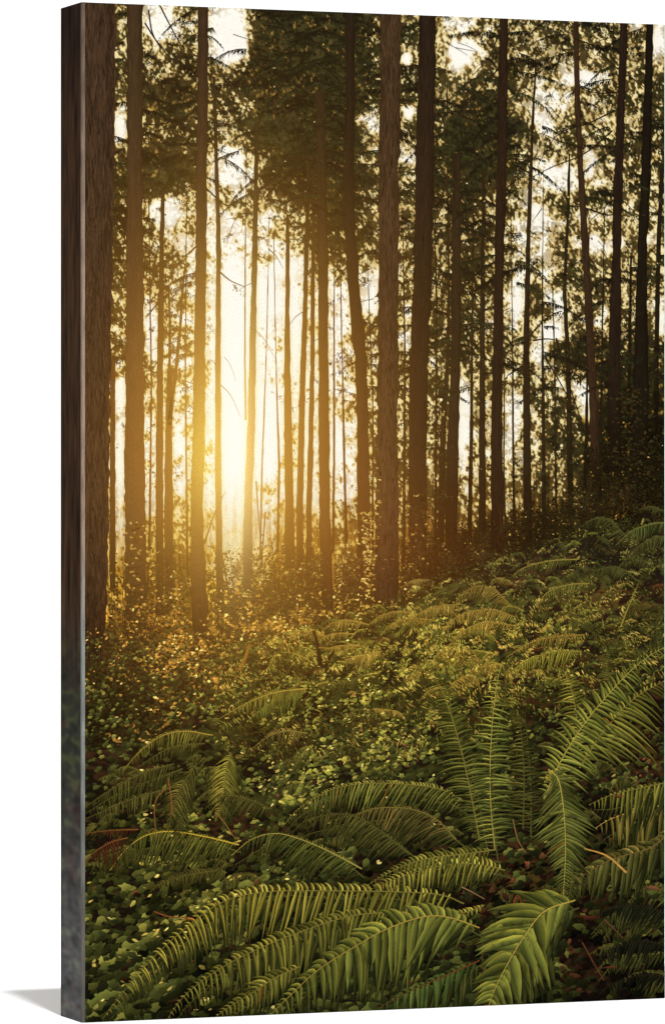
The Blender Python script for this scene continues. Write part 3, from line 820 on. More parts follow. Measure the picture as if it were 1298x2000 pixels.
YEL = dict(light=(212, 196, 92), mid=(108, 106, 42))
GRN = dict(light=(170, 160, 68), mid=(94, 95, 40))
DIM = dict(light=(116, 108, 48), mid=(66, 66, 30), dark=(24, 30, 14), stem=(84, 82, 40))
OLV = dict(light=(204, 176, 92), mid=(112, 98, 44), dark=(40, 34, 15), stem=(132, 110, 50))
RED = dict(light=(104, 62, 34), mid=(60, 34, 19), dark=(26, 14, 9), stem=(112, 76, 40))
MOS = dict(light=(156, 142, 62), mid=(90, 90, 38), dark=(46, 46, 18), stem=(150, 132, 60))
FERNS = [
 # (label, [(points, up, dn, style, extra), ...])
 ('printed long fern frond sweeping from centre to the bottom left corner', [
   ([(905, 1765), (860, 1748), (780, 1742), (650, 1740), (520, 1742), (430, 1764), (340, 1832), (270, 1902), (200, 1990)], 26, 78, YEL, dict(n=58, ang=76, wid=5.2)),
   ([(945, 1768), (915, 1780), (880, 1784), (850, 1776)], 12, 10, YEL, dict(n=12)),
 ]),
 ('printed fern frond arching below the long one near the bottom', [
   ([(770, 1782), (690, 1788), (600, 1815), (500, 1855), (420, 1898), (360, 1945), (325, 1992)], 28, 72, GRN, dict(n=42, ang=74, wid=5.6)),
   ([(585, 1888), (540, 1908), (500, 1934), (450, 1965), (415, 1990)], 32, 34, GRN, dict(n=18, wid=6)),
 ]),
 ('printed broad fern frond at the bottom centre with wide hanging leaflets', [
   ([(935, 1812), (880, 1793), (830, 1790), (760, 1812), (690, 1850), (620, 1895), (560, 1950), (515, 1995)], 46, 92, dict(light=(152, 150, 62), mid=(92, 99, 43), stem=(170, 146, 66)), dict(n=30, ang=64, wid=10.5)),
 ]),
 ('printed fern fronds crossing above the long frond in the centre', [
   ([(985, 1700), (945, 1690), (890, 1687), (820, 1700), (760, 1722), (690, 1750)], 36, 34, YEL, dict(n=30, wid=4.6)),
   ([(965, 1660), (905, 1668), (840, 1676), (790, 1690), (745, 1712), (715, 1730)], 26, 26, GRN, dict(n=26, wid=4.6)),
 ]),
 ('printed arched fern with glowing yellow upper rim in the centre', [
   ([(915, 1572), (860, 1542), (780, 1531), (700, 1531), (640, 1545), (585, 1578), (550, 1615)], 12, 52, dict(light=(200, 182, 88), mid=(84, 92, 40)), dict(n=52, ang=62, wid=3.2)),
 ]),
 ('printed dusky fern with brownish leaflets under the arched one', [
   ([(890, 1640), (850, 1600), (800, 1580), (740, 1578), (690, 1592), (640, 1604)], 10, 66, dict(light=(168, 130, 74), mid=(74, 72, 34), dark=(30, 26, 12)), dict(n=38, ang=58, wid=3.2)),
   ([(798, 1668), (745, 1625), (706, 1600), (660, 1590), (600, 1602), (570, 1625)], 12, 46, DIM, dict(n=34, wid=3)),
 ]),
 ('printed fern with a long bare diagonal stem left of centre', [
   ([(706, 1697), (640, 1662), (580, 1637), (535, 1628), (490, 1640), (450, 1672)], 10, 54, dict(light=(150, 140, 62), mid=(66, 76, 34), stem=(160, 148, 76)), dict(n=36, ang=60, wid=3.2)),
 ]),
 ('printed tall upright fern right of centre', [
   ([(965, 1660), (957, 1570), (956, 1490), (961, 1400), (970, 1330), (980, 1290)], 56, 56, dict(light=(178, 168, 80), mid=(80, 92, 40), stem=(150, 140, 70)), dict(n=36, ang=82, wid=3.6, droop=.18)),
   ([(935, 1640), (912, 1520), (890, 1430), (860, 1345), (815, 1262)], 54, 54, dict(light=(150, 140, 64), mid=(70, 78, 34)), dict(n=40, ang=74, wid=3.4, droop=.25)),
   ([(1020, 1620), (1022, 1520), (1018, 1450), (1010, 1385)], 42, 42, DIM, dict(n=24, ang=80, wid=3.2, droop=.2)),
 ]),
 ('printed fern with small bent tip between the tall one and the right one', [
   ([(1128, 1480), (1126, 1420), (1118, 1360), (1105, 1318), (1080, 1298)], 44, 44, GRN, dict(n=26, ang=76, wid=3.4, droop=.2)),
 ]),
 ('printed large fern rising to the right edge', [
   ([(1060, 1560), (1100, 1475), (1150, 1400), (1215, 1325), (1262, 1284), (1312, 1255)], 62, 66, dict(light=(166, 160, 74), mid=(90, 98, 42), stem=(156, 146, 70)), dict(n=38, ang=72, wid=5, droop=.3)),
   ([(1130, 1500), (1180, 1425), (1240, 1362), (1320, 1318)], 34, 92, GRN, dict(n=26, ang=64, wid=5, droop=.4)),
   ([(1190, 1345), (1185, 1300), (1190, 1262)], 26, 26, DIM, dict(n=16, wid=2.6)),
 ]),
 ('printed hanging fern frond pointing straight down at the right', [
   ([(1070, 1502), (1090, 1525), (1100, 1590), (1103, 1670), (1098, 1755)], 62, 62, dict(light=(126, 128, 56), mid=(88, 95, 44), dark=(52, 56, 26), stem=(176, 162, 76)), dict(n=36, ang=62, wid=4.6, droop=.12)),
   ([(1062, 1530), (1078, 1508), (1100, 1500)], 12, 14, YEL, dict(n=8, wid=5)),
 ]),
 ('printed yellowing fern fronds reaching in from the right edge', [
   ([(1320, 1524), (1245, 1540), (1195, 1552), (1148, 1572)], 10, 52, GRN, dict(n=17, ang=74, wid=5)),
   ([(1320, 1566), (1250, 1582), (1195, 1598), (1160, 1618)], 14, 76, dict(light=(180, 150, 78), mid=(106, 98, 44), stem=(190, 150, 76)), dict(n=13, ang=78, wid=7)),
   ([(1320, 1610), (1270, 1655), (1190, 1680), (1120, 1722), (1080, 1760)], 30, 56, dict(light=(136, 116, 56), mid=(82, 84, 40), stem=(120, 96, 50)), dict(n=20, ang=56, wid=8)),
 ]),
 ('printed big foreground fern frond at the bottom right', [
   ([(1122, 1758), (1062, 1780), (1022, 1830), (985, 1892), (958, 1950), (945, 2000)], 92, 96, dict(light=(150, 148, 60), mid=(96, 103, 44), dark=(50, 56, 24), stem=(186, 164, 76)), dict(n=24, ang=57, wid=13, droop=.24)),
 ]),
 ('printed small dark fern with reddish stem at the bottom', [
   ([(935, 1876), (870, 1905), (800, 1936), (735, 1970)], 14, 56, dict(light=(96, 106, 46), mid=(66, 82, 38), stem=(110, 62, 36)), dict(n=17, ang=60, wid=7)),
 ]),
 ('printed mossy arched fern at the left middle', [
   ([(415, 1436), (360, 1428), (315, 1438), (275, 1466), (240, 1505)], 8, 28, MOS, dict(n=34, wid=2.4)),
   ([(400, 1452), (330, 1462), (270, 1498)], 6, 22, DIM, dict(n=22, wid=2.4)),
 ]),
 ('printed mossy fern pair left of centre', [
   ([(600, 1345), (540, 1352), (485, 1372), (425, 1405)], 8, 26, MOS, dict(n=38, wid=2.2)),
   ([(596, 1352), (552, 1362), (515, 1382), (482, 1410)], 12, 28, dict(light=(110, 114, 48), mid=(84, 92, 38), dark=(52, 60, 24)), dict(n=30, wid=2.6)),
   ([(600, 1432), (560, 1428), (525, 1438), (492, 1462)], 12, 26, dict(light=(200, 170, 96), mid=(60, 60, 28), dark=(20, 14, 8)), dict(n=20, wid=2.4)),
 ]),
 ('printed dim ferns along the lower left edge', [
   ([(340, 1492), (285, 1508), (225, 1538), (160, 1580)], 8, 34, DIM, dict(n=32, wid=3)),
   ([(330, 1540), (260, 1560), (165, 1600)], 8, 26, DIM, dict(n=26, wid=3)),
 ]),
 ('printed pair of drooping ferns between ivy leaves on the left', [
   ([(450, 1470), (440, 1510), (434, 1560), (420, 1605)], 36, 36, GRN, dict(n=26, ang=60, wid=3)),
   ([(385, 1490), (358, 1530), (340, 1570), (328, 1625)], 32, 36, DIM, dict(n=26, ang=56, wid=3)),
   ([(530, 1580), (480, 1560), (430, 1555), (400, 1580)], 8, 30, DIM, dict(n=22, wid=3)),
 ]),
 ('printed fern with a bright yellow arched stem at the lower left', [
   ([(466, 1650), (400, 1634), (335, 1624), (285, 1632), (245, 1660), (215, 1700)], 8, 50, dict(light=(150, 138, 54), mid=(62, 70, 30), stem=(186, 166, 62)), dict(n=40, ang=62, wid=3)),
   ([(425, 1700), (370, 1708), (320, 1722), (290, 1745)], 18, 20, DIM, dict(n=20, wid=3)),
 ]),
 ('printed dead red-brown fern at the left edge', [
   ([(250, 1636), (215, 1646), (180, 1668), (160, 1690)], 6, 40, RED, dict(n=22, ang=70, wid=2.0)),
   ([(270, 1620), (215, 1622), (165, 1628)], 5, 14, RED, dict(n=20, wid=1.8)),
 ]),
 ('printed golden arched ferns in the sunlit middle distance', [
   ([(1005, 1205), (960, 1192), (915, 1196), (880, 1214), (856, 1246)], 5, 24, OLV, dict(n=34, wid=2.2)),
   ([(1000, 1222), (950, 1216), (905, 1232), (874, 1262)], 5, 20, OLV, dict(n=28, wid=2.2)),
   ([(995, 1182), (960, 1150), (930, 1146), (900, 1162), (884, 1190)], 8, 26, OLV, dict(n=30, wid=2)),
   ([(850, 1212), (800, 1208), (760, 1222), (742, 1244)], 4, 14, OLV, dict(n=24, wid=1.8)),
   ([(800, 1196), (765, 1196), (738, 1206), (715, 1224)], 4, 12, OLV, dict(n=22, wid=1.8)),
   ([(900, 1180), (850, 1186), (810, 1204), (780, 1232)], 4, 14, OLV, dict(n=26, wid=1.8)),
 ]),
 ('printed row of low sunlit fern crests below the bright trunks', [
   ([(720, 1220), (680, 1212), (650, 1216), (628, 1232)], 4, 16, OLV, dict(n=22, wid=1.8)),
   ([(690, 1238), (650, 1238), (620, 1250)], 3, 12, OLV, dict(n=18, wid=1.8)),
   ([(700, 1262), (660, 1262), (628, 1270)], 3, 14, OLV, dict(n=18, wid=1.8)),
 ]),
 ('printed yellow-edged fern crossing behind the tall upright fern', [
   ([(1135, 1272), (1080, 1274), (1030, 1290), (990, 1318)], 8, 30, YEL, dict(n=32, wid=2.6)),
   ([(1140, 1240), (1080, 1244), (1030, 1258), (990, 1282)], 8, 20, OLV, dict(n=28, wid=2.2)),
 ]),
 ('printed green ferns on the crest at the upper right of the slope', [
   ([(1225, 1052), (1190, 1018), (1160, 1014), (1130, 1030)], 10, 28, DIM, dict(n=26, wid=2.2)),
   ([(1310, 1020), (1270, 1024), (1232, 1038), (1200, 1066)], 6, 26, dict(light=(130, 124, 58), mid=(72, 80, 36)), dict(n=30, wid=2.4)),
   ([(1310, 1050), (1280, 1050), (1248, 1066), (1228, 1090)], 6, 22, DIM, dict(n=24, wid=2.4)),
   ([(1300, 1000), (1270, 990), (1245, 996)], 5, 12, DIM, dict(n=16, wid=1.8)),
   ([(1130, 1092), (1070, 1096), (1020, 1110), (1000, 1126)], 5, 18, MOS, dict(n=26, wid=2)),
   ([(1150, 1140), (1110, 1142), (1070, 1156), (1045, 1185)], 6, 20, MOS, dict(n=26, wid=2)),
   ([(1250, 1140), (1210, 1110), (1170, 1112), (1140, 1130)], 6, 18, DIM, dict(n=26, wid=2)),
   ([(1210, 1225), (1228, 1180), (1245, 1140)], 8, 8, MOS, dict(n=16, wid=2.4)),
 ]),
 ('printed black-green ferns lost in the dark bottom right corner', [
   ([(1310, 1790), (1250, 1770), (1190, 1775), (1150, 1800)], 10, 34, dict(light=(40, 44, 26), mid=(28, 32, 18), dark=(14, 14, 9), stem=(40, 34, 20)), dict(n=24, wid=4)),
   ([(1310, 1850), (1250, 1840), (1190, 1856), (1150, 1890)], 10, 34, dict(light=(34, 38, 24), mid=(26, 28, 16), dark=(12, 12, 8), stem=(36, 28, 18)), dict(n=22, wid=4)),
   ([(1310, 1910), (1250, 1905), (1190, 1925), (1160, 1950)], 10, 30, dict(light=(32, 34, 22), mid=(22, 24, 14), dark=(10, 9, 7), stem=(36, 28, 18)), dict(n=20, wid=4)),
 ]),
]

def curve_pts(pts):
    P = np.array(pts, float); t = np.linspace(0, len(P) - 1, 30)
    return np.interp(t, np.arange(len(P)), P[:, 0]), np.interp(t, np.arange(len(P)), P[:, 1])
def _fern_map():
    m = np.zeros((680, 400))
    for (_, fr) in FERNS:
        for (pts, up, dn, st, ex) in fr:
            a, b = curve_pts(pts)
            for x, y in zip(a, b):
                for dd in np.linspace(-up * .5, dn * .9, 6):
                    i, j = int((y + dd) / 3), int((x - 140) / 3)
                    if 0 <= i < 680 and 0 <= j < 400: m[i, j] += 1
    m = gausf(m, 3.2)
    return np.clip(m / (np.percentile(m[m > .01], 70)), 0, 1) * (np.arange(680)[:, None] > 455)
_FM = None
def fern_near(u, v):
    global _FM
    if _FM is None: _FM = _fern_map()
    return patch(_FM, u, v)

LOBES = np.array([1.0, .80, .90, .70, .80, .58, .80, .70, .90, .80])   # ivy-like outline
def groundcover():
    r = np.random.default_rng(61)
    s = Ink()
    N = 20000
    q = r.random(N)
    v = 1060 + 945 * q ** 1.15
    u = r.uniform(158, 1300, N)
    keep = v > hill(u) + 8
    u, v = u[keep], v[keep]; n = len(u)
    depth = (v - 1050) / 950
    size = (2.2 + 14 * depth ** 1.35) * r.uniform(.5, 1.3, n)
    # patches of light, patches of litter
    sun = np.exp(-.5 * (((u - 690) / 190) ** 2 + ((v - 1380) / 120) ** 2)) + .8 * np.exp(-.5 * (((u - 600) / 120) ** 2 + ((v - 1500) / 70) ** 2)) + .5 * np.exp(-.5 * (((u - 900) / 160) ** 2 + ((v - 1230) / 60) ** 2)) + .60 * np.exp(-.5 * (((u - 320) / 170) ** 2 + ((v - 1690) / 150) ** 2))
    ph = patch(_NA, u, v); pb = patch(_NB, u, v)
    near = fern_near(u, v)
    gn = pick([(34, 38, 18), (52, 58, 26), (76, 82, 36), (102, 104, 48)], [4, 5, 3.5, 1.6], n, r)
    litt = pick([(38, 22, 14), (66, 40, 24), (96, 60, 36)], [3, 2, .8], n, r)
    rd = np.exp(-.5 * (((u - 1020) / 90) ** 2 + ((v - 1760) / 70) ** 2)) + np.exp(-.5 * (((u - 1260) / 60) ** 2 + ((v - 1460) / 60) ** 2)) + .7 * np.exp(-.5 * (((u - 1190) / 110) ** 2 + ((v - 1180) / 60) ** 2)) + .6 * np.exp(-.5 * (((u - 900) / 90) ** 2 + ((v - 1110) / 30) ** 2)) + .5 * np.exp(-.5 * (((u - 940) / 60) ** 2 + ((v - 1270) / 20) ** 2)) + .8 * np.exp(-.5 * (((u - 1200) / 90) ** 2 + ((v - 1880) / 80) ** 2))
    isl = (r.random(n) < .04 + .60 * rd)[:, None]
    col = np.where(isl, litt, gn)
    col = col * (.30 + 1.05 * np.clip(sun, 0, 1) * (.3 + ph) + .75 * smooth(ph, .35, .8) + .25 * pb)[:, None] * (1 - .62 * near)[:, None]
    hol = smooth(pb, .18, .55)
    col = col * (1 - .72 * (1 - hol) * smooth(v, 1400, 1560))[:, None]
    size = np.where(isl[:, 0], size * .62, size)
    warm = (np.clip(sun, 0, 1) * smooth(ph, .5, .95))[:, None]
    col = col * (1 + warm * np.array([.55, .35, .05]))
    # dark corner at lower right, dark hollows
    dkr = np.exp(-.5 * (((u - 1240) / 120) ** 2 + ((v - 1880) / 110) ** 2))
    col = col * (1 - .62 * dkr)[:, None]
    keep = (r.random(n) > .55 * (1 - smooth(ph, .1, .6))) & (r.random(n) > .75 * dkr) & (r.random(n) > .45 * near)
    k = 10
    t = np.linspace(0, 2 * np.pi, k, endpoint=False)[None]
    rr = LOBES[None] * (1 + .17 * r.standard_normal((n, k)))
    asp = r.uniform(.4, .8, n)[:, None]
    a = r.uniform(0, 2 * np.pi, n)[:, None]; tl = r.normal(-.35, .4, n)[:, None]
    x_ = np.cos(t + a) * rr * size[:, None]; y_ = np.sin(t + a) * rr * size[:, None] * asp
    U = u[:, None] + x_ * np.cos(tl) - y_ * np.sin(tl)
    V = v[:, None] + x_ * np.sin(tl) + y_ * np.cos(tl)
    z = 18 + 11 * np.clip(.6 * r.random(n) + .4 * depth, 0, 1)
    sh = 1 - .62 * ((V - v[:, None]) / size[:, None]).clip(-1, 1) - .30 * ((U - u[:, None]) / size[:, None]).clip(-1, 1)
    C = col[:, None, :] * sh[..., None]
    s.polys(U[keep], V[keep], z[keep], C[keep])
    # glossy glints: leaf edges in the sun
    N = 9500
    u = r.uniform(165, 1295, N); v = 1180 + 800 * r.random(N)
    sun = np.exp(-.5 * (((u - 700) / 170) ** 2 + ((v - 1360) / 130) ** 2)) + .9 * np.exp(-.5 * (((u - 590) / 110) ** 2 + ((v - 1500) / 80) ** 2)) + .35 * np.exp(-.5 * (((u - 330) / 140) ** 2 + ((v - 1700) / 160) ** 2)) + .4 * np.exp(-.5 * (((u - 880) / 120) ** 2 + ((v - 1250) / 60) ** 2))
    keep = (v > hill(u) + 12) & (r.random(N) < (sun * 1.25 + .02) * smooth(patch(_NA, u, v), .4, .9)) & (r.random(N) > .7 * fern_near(u, v))
    u, v = u[keep], v[keep]; n = len(u)
    col = pick([(118, 112, 52), (160, 146, 74), (212, 194, 118)], [4, 3, 1.1], n, r)
    leaf_batch(s, u, v, (1.6 + 3.4 * (v - 1100) / 900) * r.uniform(.6, 1.5, n), r.normal(-.35, .4, n), r.uniform(.3, .6, n), 27.5 + 2 * r.random(n), col, 6, shape='leaf')
    s.build('printed_ground_cover', label='printed ivy leaves and brown litter covering the slope', kind='stuff')
groundcover()

# ------------------------------------------------------------------ ferns
def frond(s, pts, up, dn, z, n=None, light=(150, 150, 62), mid=(84, 96, 40), dark=(26, 32, 14), stem=(120, 112, 52), ang=68, droop=.35, wid=None, seed=0, tipfrac=.10, gap=1.0, grav=True, sw=2.6):
    """one fern frond: spine with paired tapering leaflets. up/dn = leaflet length on either side of the spine in px"""
    r = np.random.default_rng(1000 + seed)
    c = curve(pts, 90)
    d = np.hypot(*np.gradient(c, axis=0).T); L = np.concatenate([[0], np.cumsum(np.hypot(*np.diff(c, axis=0).T))])
    tot = L[-1]
    if n is None: n = int(np.clip(tot / 9.5, 12, 46))
    n = int(n * 1.22)
    tt = (np.linspace(.04, .985, n) + r.normal(0, .0025, n)).clip(.02, .99)
    px, py = np.interp(tt * tot, L, c[:, 0]), np.interp(tt * tot, L, c[:, 1])
    tu, tv = np.gradient(c[:, 0]), np.gradient(c[:, 1])
    tu, tv = np.interp(tt * tot, L, tu), np.interp(tt * tot, L, tv)
    q = np.hypot(tu, tv); tu, tv = tu / q, tv / q
    prof = (np.clip(tt / .22, 0, 1) ** .55) * (np.clip((1 - tt) / (1 - .38), 0, 1) ** .8) + tipfrac * (1 - tt) * .3
    sp = tot / n
    lightL, midL, darkL = lin(light), lin(mid), lin(dark)
    m = 6
    for side, ln in ((-1, up), (1, dn)):
        if ln <= 0: continue
        # normal to the spine, chosen so that 'up' is the screen-up (or left) side
        nu, nv = -tv, tu
        flip = np.where(nv > 0.0, 1, -1) if abs(np.mean(nv)) > .35 else np.where(nu > 0, 1, -1)
        nu, nv = nu * flip * side, nv * flip * side
        wob = np.interp(np.arange(n), np.linspace(0, n, 7), r.normal(0, 1, 7))
        a = math.radians(ang) + r.normal(0, .12, n) + .08 * wob
        dx = tu * np.cos(a) + nu * np.sin(a); dy = tv * np.cos(a) + nv * np.sin(a)
        ll = ln * prof * r.uniform(.78, 1.12, n) * (1 + .07 * wob) * np.where(r.random(n) < .04, .45, 1)
        w = (wid * .80 if wid else sp * .43) * gap * r.uniform(.85, 1.1, n) * np.clip(prof * 1.4, .35, 1)
        x = np.linspace(0, 1, m)[None, :]
        g = (droop * ll)[:, None] * x ** 2 if grav else (droop * ll)[:, None] * x ** 2 * 0
        cu = px[:, None] + dx[:, None] * ll[:, None] * x + tu[:, None] * (x ** 2) * ll[:, None] * .12
        cv = py[:, None] + dy[:, None] * ll[:, None] * x + g
        du, dv = np.gradient(cu, axis=1), np.gradient(cv, axis=1)
        qq = np.hypot(du, dv) + 1e-9
        mu, mv = -dv / qq, du / qq
        hw = w[:, None] * np.array([.62, .95, .90, .72, .42, .04])[None]
        hw = np.minimum(hw, ll[:, None] * .45)
        fl = np.where(mv[:, 2:3] < 0, 1, -1)                         # put the first edge on the upper side
        mu, mv = mu * fl, mv * fl
        jit = (r.uniform(.55, 1.3, n) * (1 + .16 * wob))[:, None, None] * (1 + .10 * r.standard_normal((n, m, 1)))
        lit = np.clip(.25 + .75 * r.random(n) + .2 * wob, 0, 1)[:, None, None] * np.linspace(1, .55, m)[None, :, None]
        up_e = (lightL * lit + midL * (1 - lit)) if side == -1 else (lightL * .38 * lit + midL * (1 - .38 * lit))
        shade = np.linspace(1.0, .72, m)[None, :, None]
        cE = up_e * jit * shade * np.array([1.42, 1.34, 1.2])
        cM = midL * jit * shade * np.ones((n, m, 1))
        cD = darkL * .8 * jit * shade * np.ones((n, m, 1))
        brown = (r.random(n) < .006)[:, None, None]
        cE = np.where(brown, cE * np.array([.95, .55, .5]), cE); cM = np.where(brown, cM * np.array([1.1, .6, .6]), cM)
        kink = (r.normal(0, .05, n) * ll)[:, None] * x ** 3
        cu = cu + kink; cv = cv + np.abs(kink) * .4
        U = np.stack([cu + mu * hw, cu + mu * hw * .15, cu - mu * hw * .9], 2)   # n,m,3
        V = np.stack([cv + mv * hw, cv + mv * hw * .15, cv - mv * hw * .9], 2)
        C = np.stack([np.broadcast_to(cE, (n, m, 3)), cM, cD], 2)
        zz = z + (.0 if side == 1 else .25) + .5 * r.random(n)[:, None, None] + .04 * (side == 1) + np.zeros_like(U)
        i = np.arange(n * m * 3).reshape(n, m, 3)
        f = np.stack([i[:, :-1, :-1], i[:, :-1, 1:], i[:, 1:, 1:], i[:, 1:, :-1]], -1).reshape(-1, 4)
        s.add(U.ravel(), V.ravel(), zz.ravel(), C.reshape(-1, 3), f)
    sc = lin(stem)
    s.strip(c[:, 0], c[:, 1], np.linspace(sw, .8, len(c)) / 2, z + .9, np.stack([sc * .55 * np.ones((len(c), 3)), sc * np.ones((len(c), 3))], 1), 1)

def zfern(pts): return 28 + 30 * max(0, (max(p[1] for p in pts) - 1050) / 950) ** 1.0
k = 0
for (label, fr) in FERNS:
    s = Ink()
    for (pts, up, dn, st, ex) in fr:
        frond(s, pts, up, dn, zfern(pts) + 1.3 * (k % 7) + .03 * k, seed=k, **{**st, **ex}); k += 1
        if max(p[1] for p in pts) > 1560 and up + dn > 40:      # a shaded sister frond just beneath
            rr_ = np.random.default_rng(k)
            q = [(x + rr_.uniform(-8, 8) + 10, y + rr_.uniform(8, 26)) for (x, y) in pts]
            dim = {**DIM, 'light': (92, 92, 40), 'mid': (50, 54, 24), 'dark': (20, 24, 11)}
            e2 = {a_: b_ for a_, b_ in ex.items() if a_ not in ('light', 'mid', 'dark')}
            frond(s, q, up * .9, dn * 1.0, zfern(pts) + 1.3 * ((k - 1) % 7) + .03 * k - 1.6, seed=k + 300, **{**dim, **e2, 'ang': ex.get('ang', 68) - 9})
    s.build('printed_fern', label=label)

# far small ferns and grassy crests filling the slope
def far_ferns():
    r = np.random.default_rng(71)
    s = Ink()
    for j in range(120):
        u = r.uniform(560, 1290); v = hill(u) + 12 + (r.random() ** 1.3) * 300
        if v > 1400: continue
        L = float(np.clip(r.gamma(3, 15), 14, 110)) * (.5 + (v - 1000) / 420)
        dr = r.choice([-1, -1, 1]); rise = r.uniform(-.25, .55); sag = r.uniform(.05, .45)
        st = [OLV, MOS, OLV, DIM, MOS][r.integers(0, 5)] if u < 1040 else [MOS, DIM, DIM, GRN, RED][r.integers(0, 5)]
        p = [(u, v), (u + dr * L * .35, v - L * rise * .6), (u + dr * L * .7, v - L * rise * .7 + L * sag * .15), (u + dr * L * r.uniform(.85, 1.05), v - L * rise * .3 + L * sag)]
        frond(s, p, L * r.uniform(.03, .16), L * r.uniform(.14, .34), 19 + 8 * r.random(), n=int(14 + L / 4), wid=.8 + L / 90, ang=r.uniform(48, 78), seed=500 + j, **{**st, 'sw': 1.4})
    # tangles: bundles of nearly parallel leaflets and grass blades, catching the light in patches
    N = 2100
    u = r.uniform(430, 1300, N); v = hill(u) + 6 + r.random(N) ** 1.15 * 330
    kp = (v < 1480); u, v = u[kp], v[kp]; n = len(u); M = 11
    sc = .55 + (v - 1000) / 420
    ang = r.normal(-.5, .5, n); ln = r.uniform(5, 15, n) * sc; step = r.uniform(1.6, 3.0, n) * sc
    run = r.normal(-.45, .45, n)
    lit = smooth(patch(_NB, u, v) + .35 * np.exp(-.5 * (((u - 830) / 170) ** 2 + ((v - 1215) / 80) ** 2)), .45, 1.05)
    colr = pick([(44, 42, 18), (62, 60, 26), (84, 78, 34), (74, 50, 26)], [4, 4, 2, 1.2], n, r) * (.6 + .6 * lit)[:, None]
    hi = pick([(168, 146, 68), (206, 180, 94), (132, 128, 56)], [2, 1, 2], n, r)
    ix = np.arange(M)[None, :] - M / 2
    bx = u[:, None] + np.cos(run)[:, None] * ix * step[:, None] + r.normal(0, .6, (n, M)); by = v[:, None] + np.sin(run)[:, None] * ix * step[:, None] + .02 * (ix ** 2) * step[:, None] + r.normal(0, .6, (n, M))
    a_ = ang[:, None] + 1.35 + r.normal(0, .16, (n, M)); l_ = ln[:, None] * (1 - (ix / M * 1.7) ** 2).clip(.3, 1) * r.uniform(.7, 1.2, (n, M))
    w_ = (.55 + .35 * sc)[:, None] * np.ones((n, M))
    isl = (r.random((n, M)) < (.08 + .5 * lit)[:, None])[..., None]
    c_ = np.where(isl, hi[:, None, :] * (.35 + .65 * lit)[:, None, None], colr[:, None, :] * r.uniform(.6, 1.3, (n, M, 1)))
    bx, by, a_, l_, w_, c_ = bx.ravel(), by.ravel(), a_.ravel(), l_.ravel(), w_.ravel(), c_.reshape(-1, 3)
    ca, sa = np.cos(a_)[:, None], np.sin(a_)[:, None]
    X = np.stack([0 * l_, l_ * .4, l_, l_ * .45], 1); Y = np.stack([-.3 * w_, w_, .6 * w_, -w_], 1)
    cc = c_[:, None, :] * np.array([1.15, 1.1, .7, .6])[None, :, None]
    s.polys(bx[:, None] + X * ca - Y * sa, by[:, None] + X * sa + Y * ca, 21 + 6 * r.random(len(bx)), cc)
    for j in range(70):
        u = r.uniform(165, 1280); v = r.uniform(1380, 1960)
        L = r.uniform(40, 90) * (.5 + (v - 1300) / 700)
        h = L * r.uniform(.1, .3)
        frond(s, [(u + L * .6, v + h * .2), (u + L * .2, v - h), (u - L * .2, v - h * .6), (u - L * .55, v + h * .9)], L * .1, L * .36, 21 + 5 * r.random(), n=int(14 + L / 7), wid=2 + L / 50, seed=800 + j, **DIM)
    s.build('printed_small_ferns', label='printed low ferns and bracken covering the slope behind the large fronds', kind='stuff')
far_ferns()

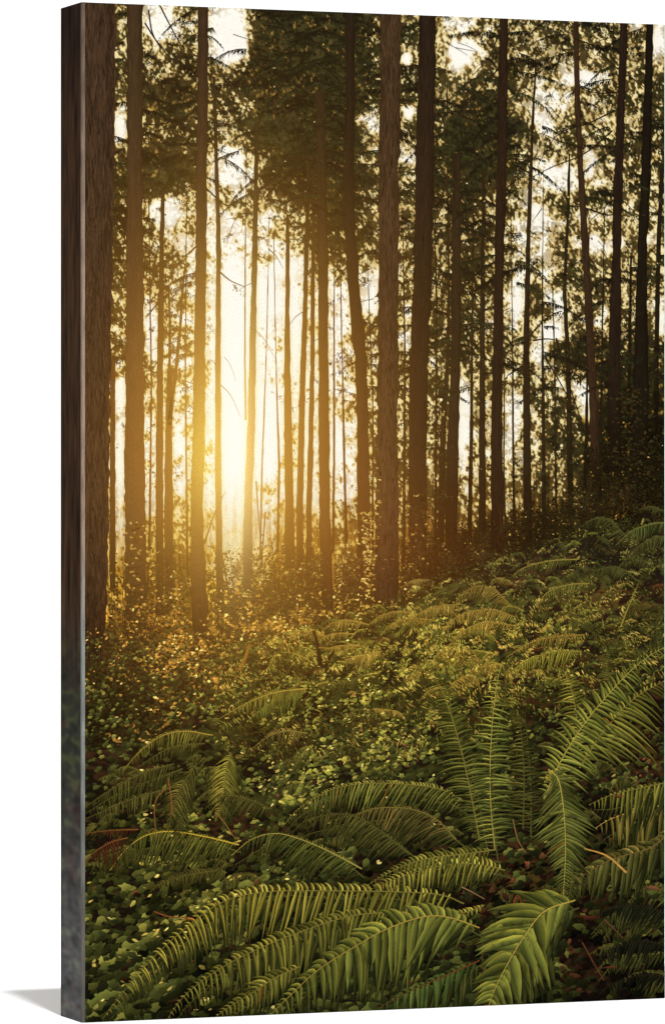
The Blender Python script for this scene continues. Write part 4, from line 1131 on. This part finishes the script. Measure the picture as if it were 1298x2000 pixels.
# ------------------------------------------------------------------ dead sticks, stump, stems over the slope
def sticks():
    s = Ink()
    cnt = [0]
    def st(pts, w0, w1, col, z=58):
        cnt[0] += 1; z = z + .12 * cnt[0]
        c = curve(pts, 26)
        cc = lin(col)
        s.strip(c[:, 0], c[:, 1], np.linspace(w0, w1, len(c)) / 2, z, np.stack([cc * np.ones((len(c), 3)), cc * .5 * np.ones((len(c), 3))], 1), 1)
    st([(625, 1300), (620, 1262), (612, 1232)], 9, 6, (34, 24, 14), 30)
    st([(640, 1288), (650, 1275), (660, 1258), (672, 1258)], 6, 4, (34, 24, 14), 30)
    st([(622, 1265), (650, 1266), (685, 1262)], 3, 2, (120, 96, 44), 30)
    st([(468, 1310), (480, 1282), (488, 1258)], 7, 6, (120, 92, 38), 28)
    st([(1222, 1704), (1185, 1672), (1140, 1657)], 4.5, 2.5, (196, 150, 76))
    st([(1135, 1840), (1160, 1885), (1178, 1915)], 3, 2, (92, 56, 34))
    st([(1178, 1796), (1195, 1812), (1215, 1832)], 3, 2, (96, 66, 46))
    st([(328, 1520), (334, 1560), (336, 1592)], 2.5, 2, (134, 84, 46))
    st([(322, 1540), (302, 1570), (305, 1640)], 2.5, 1.5, (124, 88, 48))
    st([(300, 1780), (330, 1790), (372, 1792)], 2.5, 2, (128, 78, 50))
    st([(420, 1585), (440, 1610), (460, 1640)], 2.5, 1.5, (130, 100, 50))
    st([(900, 1732), (920, 1742), (945, 1756)], 2.5, 1.5, (150, 120, 80))
    st([(1000, 1600), (1010, 1640), (1025, 1665)], 2, 1.5, (140, 112, 64))
    st([(940, 1860), (942, 1900), (930, 1945)], 2.5, 1.5, (80, 62, 34))
    st([(1000, 1770), (1010, 1748), (1022, 1780)], 4, 2, (120, 60, 34))
    for (u, v, w, h, c) in ((1028, 1690, 9, 14, (150, 88, 56)), (1070, 1752, 7, 24, (120, 66, 38)), (1000, 1720, 8, 12, (126, 70, 42)), (1060, 1672, 16, 8, (110, 74, 40)), (1075, 1900, 9, 10, (90, 44, 28)), (1150, 1792, 26, 8, (84, 42, 26)), (985, 1752, 18, 14, (60, 30, 20)), (995, 1690, 9, 9, (70, 34, 22)), (1100, 1870, 12, 20, (40, 22, 14)), (1195, 1890, 22, 4, (110, 60, 40)), (1272, 1736, 22, 8, (120, 80, 52)), (1205, 1556, 10, 6, (110, 66, 40))):
        n = 11; t = np.linspace(0, 2 * np.pi, n, endpoint=False)
        rr = .75 + .3 * rng.standard_normal(n).clip(-1.4, 1.6); w = w * .85; h = h * .8; c = tuple(q * .72 for q in c)
        s.polys((u + np.cos(t) * w * rr)[None], (v + np.sin(t) * h * rr)[None], np.array([55. + .004 * u]), (lin(c) * (1 - .6 * np.sin(t))[:, None] * rng.uniform(.5, 1.4, (n, 1)))[None])
    s.build('printed_sticks_and_litter', label='printed broken sticks, bent stems and curled brown leaves on the slope', kind='stuff')
sticks()
